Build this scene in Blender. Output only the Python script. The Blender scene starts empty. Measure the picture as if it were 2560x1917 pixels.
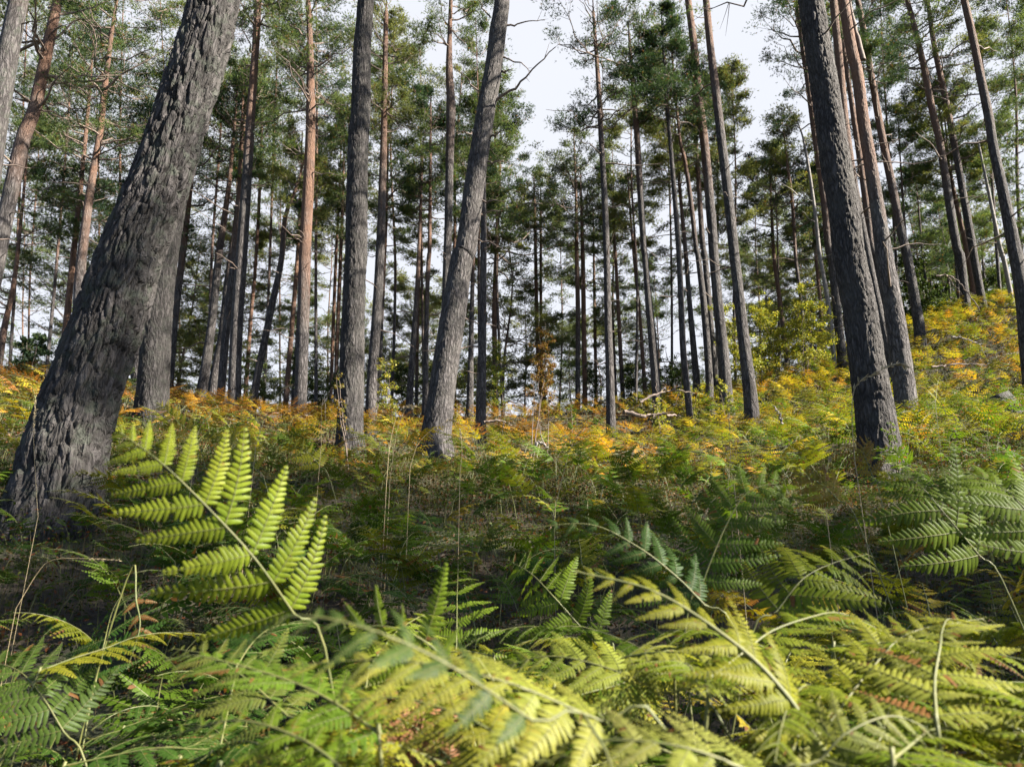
import bpy, math, random
import numpy as np
from mathutils import Vector
sin, cos, tan, rad = math.sin, math.cos, math.tan, math.radians
rng = np.random.default_rng(7)

# ------------------------------------------------------------------ camera
SC = bpy.context.scene
COL = SC.collection
PITCH = rad(16.5)
FPX = 1707.0                      # focal length in pixels of a 2560 px wide frame (24 mm on 36 mm)
cam_d = bpy.data.cameras.new('camera'); cam = bpy.data.objects.new('camera', cam_d); COL.objects.link(cam)
cam.location = (0, 0, 0); cam.rotation_euler = (rad(90) + PITCH, 0, 0)
cam_d.sensor_width = 36; cam_d.lens = 24; cam_d.clip_start = 0.05; cam_d.clip_end = 2000
cam_d.dof.use_dof = True; cam_d.dof.focus_distance = 6.3; cam_d.dof.aperture_fstop = 5.0
SC.camera = cam

# ------------------------------------------------------------------ sky and sun
SUN_AZ, SUN_EL = rad(106), rad(37)      # azimuth clockwise from the viewing direction
w = bpy.data.worlds.new('World'); SC.world = w; w.use_nodes = True
nt = w.node_tree; nt.nodes.clear()
def N(nt, t, **k):
    n = nt.nodes.new(t)
    for a, b in k.items(): setattr(n, a, b)
    return n
sky = N(nt, 'ShaderNodeTexSky', sky_type='NISHITA'); sky.sun_disc = False
sky.sun_elevation = SUN_EL; sky.sun_rotation = SUN_AZ
sky.air_density = .6; sky.dust_density = .4; sky.ozone_density = 1.5
bg = N(nt, 'ShaderNodeBackground'); bg.inputs[1].default_value = 0.05
tc = N(nt, 'ShaderNodeTexCoord'); mp = N(nt, 'ShaderNodeMapping'); mp.inputs['Scale'].default_value = (1, 1, 2.4)
ns = N(nt, 'ShaderNodeTexNoise'); ns.inputs['Scale'].default_value = 2.2; ns.inputs['Detail'].default_value = 6
cr = N(nt, 'ShaderNodeValToRGB'); cr.color_ramp.elements[0].position = 0.30; cr.color_ramp.elements[1].position = 0.72
cr.color_ramp.elements[0].color = (.93, .93, .93, 1); cr.color_ramp.elements[1].color = (.97, .97, .97, 1)
mx = N(nt, 'ShaderNodeMix', data_type='RGBA'); mx.inputs['B'].default_value = (3.0, 3.08, 3.32, 1)
out = N(nt, 'ShaderNodeOutputWorld')
L = nt.links.new
L(tc.outputs['Generated'], mp.inputs[0]); L(mp.outputs[0], ns.inputs[0]); L(ns.outputs[0], cr.inputs[0])
sp = N(nt, 'ShaderNodeSeparateXYZ'); L(tc.outputs['Generated'], sp.inputs[0])
vr = N(nt, 'ShaderNodeMapRange'); vr.inputs['From Min'].default_value = .78; vr.inputs['From Max'].default_value = .95; vr.inputs['To Min'].default_value = 1; vr.inputs['To Max'].default_value = .12
L(sp.outputs['Z'], vr.inputs[0]); vm_ = N(nt, 'ShaderNodeMath', operation='MULTIPLY'); L(cr.outputs[0], vm_.inputs[0]); L(vr.outputs[0], vm_.inputs[1])   # the thin white veil opens to blue overhead
vy = N(nt, 'ShaderNodeMapRange'); vy.inputs['From Min'].default_value = .05; vy.inputs['From Max'].default_value = .5; vy.inputs['To Min'].default_value = .1; vy.inputs['To Max'].default_value = 1
L(sp.outputs['Y'], vy.inputs[0]); vm2 = N(nt, 'ShaderNodeMath', operation='MULTIPLY'); L(vm_.outputs[0], vm2.inputs[0]); L(vy.outputs[0], vm2.inputs[1])   # bank of thin cloud ahead, clear blue behind the viewer
L(vm2.outputs[0], mx.inputs['Factor']); L(sky.outputs[0], mx.inputs['A']); L(mx.outputs['Result'], bg.inputs[0]); L(bg.outputs[0], out.inputs[0])
sd = bpy.data.lights.new('sun', 'SUN'); sd.energy = 5.0; sd.angle = rad(0.6); sd.color = (1.0, .90, .76)
sun = bpy.data.objects.new('sun', sd); COL.objects.link(sun)
SDIR = Vector((sin(SUN_AZ) * cos(SUN_EL), cos(SUN_AZ) * cos(SUN_EL), sin(SUN_EL)))
sun.rotation_euler = SDIR.to_track_quat('Z', 'Y').to_euler()
SC.view_settings.view_transform = 'Standard'; SC.view_settings.look = 'None'
SC.view_settings.exposure = 2.65; SC.view_settings.gamma = 1

# ------------------------------------------------------------------ projection helpers
Fv = np.array([0, cos(PITCH), sin(PITCH)]); Uv = np.array([0, -sin(PITCH), cos(PITCH)]); Rv = np.array([1., 0, 0])
def at(px, py, Y):
    """the place that stands Y metres ahead and is seen at pixel (px, py) of the 2560x1917 photograph; also metres per pixel there"""
    d = Fv + (px - 1280) / FPX * Rv + (958.5 - py) / FPX * Uv
    t = Y / d[1]
    return d * t, t / FPX
def proj(p):
    p = np.asarray(p, float); z = p @ Fv
    return 1280 + FPX * (p @ Rv) / z, 958.5 - FPX * (p @ Uv) / z

# ------------------------------------------------------------------ ground height
EYE = 1.4
# visible foot of a trunk or of the slope: pixel x, pixel y, distance, plants hiding the lowest part
CTRL = [(110,1300,4.8,.05),(378,1040,11,.15),(876,1135,11.3,.2),(1089,1105,12,.2),(1201,1090,16,.25),(1528,1092,18,.25),
 (1645,1050,20,.3),(1726,1060,18.5,.3),(1775,1015,20,.3),(1816,1025,19,.3),(1882,1100,16,.25),(2200,1170,9.7,.15),(2268,1045,13.6,.2),
 (2300,832,22,.35),(2420,762,24,.35),(2106,912,22,.35),(585,1025,18.5,.35),(750,1055,17.5,.35),(928,1068,18,.3),
 (505,1000,20,.4),(200,960,14,.35),(0,935,12,.35),(2575,1015,16,.25),(2560,760,21,.4),(1450,1000,25,.4),(1100,1015,25,.4),
 (1700,992,25,.4),(1900,950,25,.4),(700,1020,24,.4),(2200,850,24,.4)]
cp = []
for (x, y, Y, h) in CTRL:
    p, _ = at(x, y, Y); cp.append((p[0], p[1], p[2] - h))
cp += [(0, 0, -EYE), (-1.5, 1.5, -EYE+.36), (1.5, 1.5, -EYE+.36), (0, 2.2, -EYE + .6), (0, 4.5, -.12), (3, 4.5, -.1), (-2, -4, -2.4), (4, -4, -2.3), (-12, 0, -1.2), (14, 0, -1.0),
       (-30, 14, 3.2), (32, 14, 6), (-34, 25, 4.6), (36, 25, 10.5), (-20, -10, -4), (20, -10, -4)]
cp = np.array(cp)
def tps(r2): return np.where(r2 > 0, r2 * np.log(np.maximum(r2, 1e-9)), 0) * .5
n = len(cp)
K = tps(((cp[:, None, :2] - cp[None, :, :2]) ** 2).sum(-1)) + np.eye(n) * 6.0
P = np.c_[np.ones(n), cp[:, :2]]
A = np.block([[K, P], [P.T, np.zeros((3, 3))]])
sol = np.linalg.solve(A, np.r_[cp[:, 2], 0, 0, 0])
hx = np.random.default_rng(3).random((64, 64))
def vnoise2(x, y):
    xi = np.floor(x).astype(int); yi = np.floor(y).astype(int); fx = x - xi; fy = y - yi
    fx = fx * fx * (3 - 2 * fx); fy = fy * fy * (3 - 2 * fy)
    a = hx[xi % 64, yi % 64]; b = hx[(xi + 1) % 64, yi % 64]; c = hx[xi % 64, (yi + 1) % 64]; d = hx[(xi + 1) % 64, (yi + 1) % 64]
    return (a * (1 - fx) + b * fx) * (1 - fy) + (c * (1 - fx) + d * fx) * fy
def gz(x, y):
    x = np.asarray(x, float); y = np.asarray(y, float); shp = np.broadcast(x, y).shape
    x = np.broadcast_to(x, shp).ravel(); y = np.broadcast_to(y, shp).ravel()
    xc = np.clip(x, -34, 34); yc = np.clip(y, -10, 25)
    z = np.empty(len(x))
    for i in range(0, len(x), 20000):
        s = slice(i, i + 20000)
        k = tps((xc[s, None] - cp[None, :, 0]) ** 2 + (yc[s, None] - cp[None, :, 1]) ** 2)
        z[s] = k @ sol[:n] + sol[n] + sol[n + 1] * xc[s] + sol[n + 2] * yc[s]
    over = np.maximum(y - 25, 0)
    z = z - over * .12 * np.minimum(over / 8, 1) - np.where(over > 0, 0, 0)
    z = np.where(y > 25, np.maximum(z, -3), z)
    z = z + (vnoise2(x * .9 + 9, y * .9) - .5) * .16 + (vnoise2(x * 3 + 5, y * 3) - .5) * .06
    return z.reshape(shp)

# ------------------------------------------------------------------ mesh helpers
class MB:
    def __init__(s): s.V = []; s.F = {}; s.n = 0; s.A = {}
    def add(s, V, F, mat=0, **attr):
        V = np.asarray(V, np.float32).reshape(-1, 3); F = np.asarray(F, np.int64)
        s.V.append(V); s.F.setdefault((F.shape[1], mat), []).append(F + s.n)
        for k, a in attr.items():
            a = np.asarray(a, np.float32)
            if a.ndim == 1 and len(a) != len(V): a = np.broadcast_to(a, (len(V), len(a)))
            s.A.setdefault(k, []).append((s.n, a))
        s.n += len(V)
    def mesh(s, name, mats, smooth=True):
        me = bpy.data.meshes.new(name)
        V = np.concatenate(s.V)
        me.vertices.add(len(V)); me.vertices.foreach_set('co', V.ravel())
        fl = []; st = []; mi = []; o = 0
        for (k, m), L_ in s.F.items():
            F = np.concatenate(L_); fl.append(F.ravel()); st.append(o + np.arange(len(F)) * k); mi.append(np.full(len(F), m)); o += F.size
        fl = np.concatenate(fl); st = np.concatenate(st); mi = np.concatenate(mi)
        me.loops.add(len(fl)); me.loops.foreach_set('vertex_index', fl.astype(np.int32))
        me.polygons.add(len(st)); me.polygons.foreach_set('loop_start', st.astype(np.int32))
        me.polygons.foreach_set('material_index', mi.astype(np.int32))
        me.polygons.foreach_set('use_smooth', np.full(len(st), smooth))
        for k, L_ in s.A.items():
            w_ = 3 if L_[0][1].ndim == 2 else 1
            arr = np.zeros((len(V), w_), np.float32)
            for i, a in L_: arr[i:i + len(a)] = a.reshape(-1, w_)
            at_ = me.attributes.new(k, 'FLOAT_VECTOR' if w_ == 3 else 'FLOAT', 'POINT')
            at_.data.foreach_set('vector' if w_ == 3 else 'value', arr.ravel())
        for m in mats: me.materials.append(m)
        me.update(calc_edges=True); me.validate()
        return me
def obj(name, me, parent=None):
    o = bpy.data.objects.new(name, me); COL.objects.link(o)
    if parent is not None: o.parent = parent
    return o
def empty(name, loc):
    o = bpy.data.objects.new(name, None); COL.objects.link(o); o.location = loc; o.empty_display_size = .2; return o
LAB = {}
def tag(o, label=None, cat=None, group=None, kind=None):
    if label: o['label'] = label; LAB.setdefault(label, []).append(o)
    if cat: o['category'] = cat
    if group: o['group'] = group
    if kind: o['kind'] = kind
    return o
def nrm(v): return v / np.maximum(np.linalg.norm(v, axis=-1, keepdims=True), 1e-9)
def frames(Pt):
    T = nrm(np.gradient(Pt, axis=-2))
    ref = np.where(np.abs(T[..., :1]) > .9, np.array([0., 1, 0]), np.array([1., 0, 0]))
    A_ = nrm(np.cross(ref, T)); B_ = np.cross(T, A_)
    return T, A_, B_
def tubes(Pt, R, sides=5):
    """Pt (n,k,3), R (n,k): n separate tapering tubes at once"""
    n_, k, _ = Pt.shape
    T, A_, B_ = frames(Pt)
    th = np.arange(sides) / sides * 2 * math.pi
    V = Pt[:, :, None] + R[:, :, None, None] * (np.cos(th)[:, None] * A_[:, :, None] + np.sin(th)[:, None] * B_[:, :, None])
    idx = np.arange(n_ * k * sides).reshape(n_, k, sides); nx = np.roll(idx, -1, 2)
    F = np.stack([idx[:, :-1], nx[:, :-1], nx[:, 1:], idx[:, 1:]], -1).reshape(-1, 4)
    return V.reshape(-1, 3), F
def rint(P_, k):
    """smooth resample of a polyline (Catmull-Rom)"""
    P_ = np.asarray(P_, float); m = len(P_)
    if m == 2: return P_[0] + (P_[1] - P_[0]) * np.linspace(0, 1, k)[:, None]
    ext = np.vstack([2 * P_[0] - P_[1], P_, 2 * P_[-1] - P_[-2]])
    u = np.linspace(0, m - 1, k); i = np.minimum(u.astype(int), m - 2); t = (u - i)[:, None]
    a, b, c, d = ext[i], ext[i + 1], ext[i + 2], ext[i + 3]
    return .5 * (2 * b + (c - a) * t + (2 * a - 5 * b + 4 * c - d) * t * t + (3 * b - a - 3 * c + d) * t ** 3)

# ------------------------------------------------------------------ materials
def new_mat(name):
    m = bpy.data.materials.new(name); m.use_nodes = True; nt = m.node_tree; nt.nodes.clear()
    return m, nt, N(nt, 'ShaderNodeOutputMaterial')
def mix(nt, f, a, b, mode='MIX'):
    m = N(nt, 'ShaderNodeMix', data_type='RGBA', blend_type=mode)
    for k, v in (('Factor', f), ('A', a), ('B', b)):
        if isinstance(v, (int, float)): m.inputs[k].default_value = v
        elif isinstance(v, tuple): m.inputs[k].default_value = (*v, 1)
        else: nt.links.new(v, m.inputs[k])
    return m.outputs['Result']
def noise(nt, vec, scale, detail=4, rough=.55):
    n_ = N(nt, 'ShaderNodeTexNoise'); n_.inputs['Scale'].default_value = scale; n_.inputs['Detail'].default_value = detail; n_.inputs['Roughness'].default_value = rough
    if vec is not None: nt.links.new(vec, n_.inputs['Vector'])
    return n_.outputs[0]
def ramp(nt, v, p0, p1, c0=(0, 0, 0), c1=(1, 1, 1)):
    r = N(nt, 'ShaderNodeValToRGB'); e = r.color_ramp.elements
    e[0].position = p0; e[1].position = p1; e[0].color = (*c0, 1); e[1].color = (*c1, 1)
    nt.links.new(v, r.inputs[0]); return r.outputs[0]
def attr(nt, name):
    a = N(nt, 'ShaderNodeAttribute'); a.attribute_name = name; return a
def leaf_mat(name, trans=.35, gloss=.06, rough=.45, trcol=(1.25, 1.2, .55)):
    m, nt, o = new_mat(name); L = nt.links.new
    t = attr(nt, 'tint').outputs['Vector']
    g = N(nt, 'ShaderNodeNewGeometry').outputs['Position']
    nz = noise(nt, g, 9, 3)
    c = mix(nt, 1.0, t, ramp(nt, nz, .3, .7, (.58, .60, .56), (1.08, 1.06, 1.02)), 'MULTIPLY')
    sm = noise(nt, g, 160, 3)
    c = mix(nt, 1.0, c, ramp(nt, sm, .35, .65, (.8, .8, .75), (1.12, 1.12, 1.1)), 'MULTIPLY')
    c = mix(nt, ramp(nt, noise(nt, g, 70, 2), .68, .72), c, mix(nt, .6, c, (.13, .06, .02)))
    d = N(nt, 'ShaderNodeBsdfDiffuse'); L(c, d.inputs[0])
    tr = N(nt, 'ShaderNodeBsdfTranslucent'); L(mix(nt, 1.0, c, trcol, 'MULTIPLY'), tr.inputs[0])
    gl = N(nt, 'ShaderNodeBsdfGlossy'); gl.inputs['Roughness'].default_value = rough; gl.inputs[0].default_value = (.9, .95, 1, 1)
    m1 = N(nt, 'ShaderNodeMixShader'); m1.inputs[0].default_value = trans; L(d.outputs[0], m1.inputs[1]); L(tr.outputs[0], m1.inputs[2])
    m2 = N(nt, 'ShaderNodeMixShader'); m2.inputs[0].default_value = gloss; L(m1.outputs[0], m2.inputs[1]); L(gl.outputs[0], m2.inputs[2])
    L(m2.outputs[0], o.inputs[0]); return m
def bark_mat():
    m, nt, o = new_mat('pine_bark'); L = nt.links.new
    bc = attr(nt, 'bc').outputs['Vector']; warm = attr(nt, 'warm').outputs['Fac']
    mp = N(nt, 'ShaderNodeMapping'); mp.inputs['Scale'].default_value = (1, 1, .22); L(bc, mp.inputs[0])
    v = mp.outputs[0]
    w1 = noise(nt, v, 7, 3)
    vm = N(nt, 'ShaderNodeVectorMath', operation='MULTIPLY_ADD'); vm.inputs[1].default_value = (.13, .13, .13)
    nn = N(nt, 'ShaderNodeTexNoise'); nn.inputs['Scale'].default_value = 11; nn.inputs['Detail'].default_value = 5; L(v, nn.inputs[0]); L(nn.outputs['Color'], vm.inputs[0]); L(v, vm.inputs[2])
    vo = N(nt, 'ShaderNodeTexVoronoi', feature='DISTANCE_TO_EDGE'); vo.inputs['Scale'].default_value = 17; L(vm.outputs[0], vo.inputs['Vector'])
    plate = ramp(nt, vo.outputs['Distance'], .0, .30)
    vo2 = N(nt, 'ShaderNodeTexVoronoi', feature='DISTANCE_TO_EDGE'); vo2.inputs['Scale'].default_value = 44; L(vm.outputs[0], vo2.inputs['Vector'])
    flake = ramp(nt, vo2.outputs['Distance'], .01, .16)
    fine = noise(nt, v, 60, 6, .65)
    big = noise(nt, bc, 2.2, 4)
    grey = mix(nt, ramp(nt, fine, .3, .7), (.018, .017, .018), (.122, .113, .116))
    grey = mix(nt, plate, mix(nt, .85, grey, (.008, .007, .007)), grey)
    grey = mix(nt, ramp(nt, big, .45, .7), grey, mix(nt, .5, grey, (.085, .082, .078)))
    orange = mix(nt, ramp(nt, fine, .3, .7), (.058, .032, .023), (.160, .094, .064))
    orange = mix(nt, ramp(nt, big, .5, .75), orange, (.095, .070, .060))
    orange = mix(nt, ramp(nt, noise(nt, v, 24, 3), .62, .72), orange, (.05, .026, .018))
    c = mix(nt, warm, grey, orange)
    lich = attr(nt, 'lich').outputs['Fac']
    lm = N(nt, 'ShaderNodeMath', operation='MULTIPLY'); L(ramp(nt, noise(nt, bc, 9, 6, .7), .50, .60), lm.inputs[0]); L(lich, lm.inputs[1])
    c = mix(nt, lm.outputs[0], c, (.055, .068, .052))
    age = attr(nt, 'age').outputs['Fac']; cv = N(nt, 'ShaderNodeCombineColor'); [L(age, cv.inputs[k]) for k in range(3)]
    c = mix(nt, 1.0, c, cv.outputs[0], 'MULTIPLY')      # bark brightness set trunk by trunk
    b = N(nt, 'ShaderNodeBsdfPrincipled'); L(c, b.inputs['Base Color']); b.inputs['Roughness'].default_value = .85
    b.inputs['Specular IOR Level'].default_value = .25
    ad0 = N(nt, 'ShaderNodeMath', operation='MULTIPLY_ADD'); ad0.inputs[1].default_value = .38; L(flake, ad0.inputs[0]); L(plate, ad0.inputs[2])
    ad = N(nt, 'ShaderNodeMath', operation='MULTIPLY_ADD'); ad.inputs[1].default_value = .7; L(fine, ad.inputs[0]); L(ad0.outputs[0], ad.inputs[2])
    bp = N(nt, 'ShaderNodeBump'); bp.inputs['Strength'].default_value = 1.0; bp.inputs['Distance'].default_value = .016
    L(ad.outputs[0], bp.inputs['Height']); L(bp.outputs[0], b.inputs['Normal']); L(b.outputs[0], o.inputs[0])
    return m
def plain(name, c0, c1, scale=8, rough=.9, bump=.01):
    m, nt, o = new_mat(name); L = nt.links.new
    g = N(nt, 'ShaderNodeTexCoord').outputs['Object']
    n1 = noise(nt, g, scale, 8, .65)
    b = N(nt, 'ShaderNodeBsdfPrincipled'); L(mix(nt, ramp(nt, n1, .3, .7), c0, c1), b.inputs['Base Color']); b.inputs['Roughness'].default_value = rough
    bp = N(nt, 'ShaderNodeBump'); bp.inputs['Distance'].default_value = bump; L(n1, bp.inputs['Height']); L(bp.outputs[0], b.inputs['Normal'])
    L(b.outputs[0], o.inputs[0]); return m
M_BARK = bark_mat()
M_NEEDLE = leaf_mat('pine_needles', .42, .008, .4, (1.2, 1.15, .6))
M_FERN = leaf_mat('bracken_leaf', .42, .006, .45)
M_LEAF = leaf_mat('broad_leaf', .4, .008, .5)
M_TWIG = plain('twig_bark', (.05, .038, .032), (.16, .125, .105), 14)
M_DEAD = plain('dead_wood', (.07, .065, .062), (.20, .188, .178), 12)
M_STEM = plain('fern_stalk', (.045, .060, .012), (.10, .10, .027), 20, .6, .001)
def ground_mat():
    m, nt, o = new_mat('forest_floor'); L = nt.links.new
    g = N(nt, 'ShaderNodeNewGeometry').outputs['Position']
    a = noise(nt, g, 1.1, 5); b_ = noise(nt, g, 24, 8, .7)
    c = mix(nt, ramp(nt, b_, .35, .68), (.012, .010, .006), (.060, .042, .024))
    c = mix(nt, ramp(nt, a, .45, .62), c, mix(nt, ramp(nt, b_, .4, .6), (.014, .020, .006), (.040, .050, .014)))
    b = N(nt, 'ShaderNodeBsdfPrincipled'); L(c, b.inputs['Base Color']); b.inputs['Roughness'].default_value = .95
    bp = N(nt, 'ShaderNodeBump'); bp.inputs['Distance'].default_value = .05; L(b_, bp.inputs['Height']); L(bp.outputs[0], b.inputs['Normal'])
    L(b.outputs[0], o.inputs[0]); return m

# ------------------------------------------------------------------ ground sheet
def axis(fine, lim, step, far):
    a = list(np.arange(-fine if lim < 0 else lim, fine + 1e-6, step)); return a
xs = np.unique(np.r_[-400, -250, -150, -90, -60, np.arange(-45, -20, 1.5), np.arange(-20, 20, .3), np.arange(20, 46, 1.5), 60, 90, 150, 250, 400])
ys = np.unique(np.r_[-200, -100, -50, -25, np.arange(-12, 0, 1.), np.arange(0, 28, .25), np.arange(28, 70, 1.5), 80, 110, 160, 260, 500])
GX, GY = np.meshgrid(xs, ys, indexing='ij')
GZ = gz(GX, GY)
mb = MB(); idx = np.arange(GX.size).reshape(GX.shape)
mb.add(np.stack([GX, GY, GZ], -1), np.stack([idx[:-1, :-1], idx[1:, :-1], idx[1:, 1:], idx[:-1, 1:]], -1).reshape(-1, 4))
tag(obj('forest_floor', mb.mesh('forest_floor', [ground_mat()])), kind='structure')

# ------------------------------------------------------------------ pines
hv = np.random.default_rng(5).random((64, 128))
def vor(u, v, per):
    """distance-to-edge of a jittered cell grid, periodic in u"""
    iu = np.floor(u).astype(int); iv = np.floor(v).astype(int)
    d1 = np.full(u.shape, 9.); d2 = d1.copy(); c1 = np.zeros(u.shape)
    for du in (-1, 0, 1):
        for dv in (-1, 0, 1):
            a = iu + du; b = iv + dv; am = np.mod(a, per)
            jx = hv[am % 64, b % 128]; jy = hv[(am * 7 + 3) % 64, (b * 5 + 11) % 128]
            d = np.hypot(a + jx - u, b + jy - v)
            new = d < d1
            d2 = np.where(new, d1, np.minimum(d2, d)); c1 = np.where(new, hv[(am * 3 + 1) % 64, (b * 3 + 7) % 128], c1); d1 = np.where(new, d, d1)
    return d2 - d1, c1
def trunk_mesh(path, radii, sides, step, warm0, relief=0, lich=0, seed=0, stubs=0, mb=None, flare=0.0, r_=None, age=1.0):
    mb = mb or MB()
    r_ = np.random.default_rng(seed)
    seg = np.linalg.norm(np.diff(path, axis=0), axis=1); s = np.r_[0, np.cumsum(seg)]
    kmax = max(8, int(s[-1] / step))
    s2 = np.linspace(0, s[-1], kmax)
    dense = rint(path, max(60, len(path) * 8)); sd_ = np.r_[0, np.cumsum(np.linalg.norm(np.diff(dense, axis=0), axis=1))]; sd_ *= s[-1] / sd_[-1]
    if relief > 0:   # fine rings only where the trunk is near the eye
        fine = np.arange(0, min(s[-1], 9.0), .022); s2 = np.r_[fine, np.arange(fine[-1] + .2, s[-1], .25), s[-1]]
    Pm = np.stack([np.interp(s2, sd_, dense[:, i]) for i in range(3)], 1)
    R = np.interp(s2, s, radii)
    R = R * (1 + flare * np.exp(-s2 / .34))
    T, A_, B_ = frames(Pm)
    th = np.arange(sides) / sides * 2 * math.pi
    TH, S = np.meshgrid(th, s2); Rr = np.repeat(R[:, None], sides, 1)
    lump = (vnoise2(np.cos(TH) * 1.3 + seed, S * .9 + np.sin(TH) * 1.3) - .5) * .09
    rootl = flare * .8 * np.exp(-S / .35) * np.maximum(np.cos(TH * 4 + seed), 0)
    Rr = Rr * (1 + lump + rootl)
    if relief > 0:
        per = max(8, int(2 * math.pi * R[5] * 15)); u = TH / (2 * math.pi) * per
        su = np.sin(u * 1.7) * .25
        v_ = S * 5.2 + (vnoise2(u * .8 + 3, S * 3) - .5) * .9
        uu = u + (vnoise2(np.mod(u, per) * 1.1 + 30, S * 7) - .5) * .9
        e, c = vor(uu, v_, per)
        e2, c2 = vor(uu * 2, v_ * 2.3, per * 2)
        prof = np.clip(e / .22, 0, 1) ** .8
        Rr += relief * (prof * (.55 + .9 * c) - .7 + .30 * np.clip(e2 / .3, 0, 1) * c2 + .25 * (vnoise2(u * 4, S * 60) - .5))
    V = Pm[:, None] + Rr[..., None] * (np.cos(TH)[..., None] * A_[:, None] + np.sin(TH)[..., None] * B_[:, None])
    idx = np.arange(V.shape[0] * sides).reshape(-1, sides); nx = np.roll(idx, -1, 1)
    F = np.stack([idx[:-1], nx[:-1], nx[1:], idx[1:]], -1).reshape(-1, 4)
    r0 = R[len(R) // 3]
    bc = np.stack([np.cos(TH) * r0 + seed * .37, np.sin(TH) * r0, S], -1).reshape(-1, 3)
    a, b = warm0
    W = np.clip((S - a) / max(b - a, .1), 0, 1) if b > 0 else S * 0
    W = np.clip(W + (vnoise2(TH * 1.2, S * 1.5 + seed) - .5) * .5 * (W > .02), 0, 1)
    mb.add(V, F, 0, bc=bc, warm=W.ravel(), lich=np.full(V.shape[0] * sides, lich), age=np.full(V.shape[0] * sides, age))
    if stubs:
        hs = r_.uniform(.16, .72, stubs) * s[-1]; k = 6
        P0 = np.stack([np.interp(hs, s2, Pm[:, i]) for i in range(3)], 1); rr = np.interp(hs, s2, R)
        az = r_.uniform(0, 2 * math.pi, stubs); Ls = r_.choice([.25, .5, 1.0, 1.7], stubs, p=[.3, .3, .25, .15]) * r_.uniform(.7, 1.3, stubs)
        t = np.linspace(0, 1, k)[None, :, None]
        d = np.stack([np.cos(az), np.sin(az), r_.uniform(-.1, .35, stubs)], 1)[:, None]
        side = np.stack([-np.sin(az), np.cos(az), az * 0], 1)[:, None] * r_.normal(0, .18, (stubs, 1, 1))
        PP = P0[:, None] + Ls[:, None, None] * (d * t + side * t * t + np.array([0, 0, -.28]) * t * t * r_.uniform(-.8, 1, (stubs, 1, 1)))
        PP[:, 1:-1] += r_.normal(0, .025, (stubs, k - 2, 3)) * Ls[:, None, None]
        RR = (.012 + .010 * Ls)[:, None] * (1 - .75 * t[..., 0])
        V, F = tubes(PP, RR, 4)
        mb.add(V, F, 1)
    return mb, (s2, Pm, R)

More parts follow.
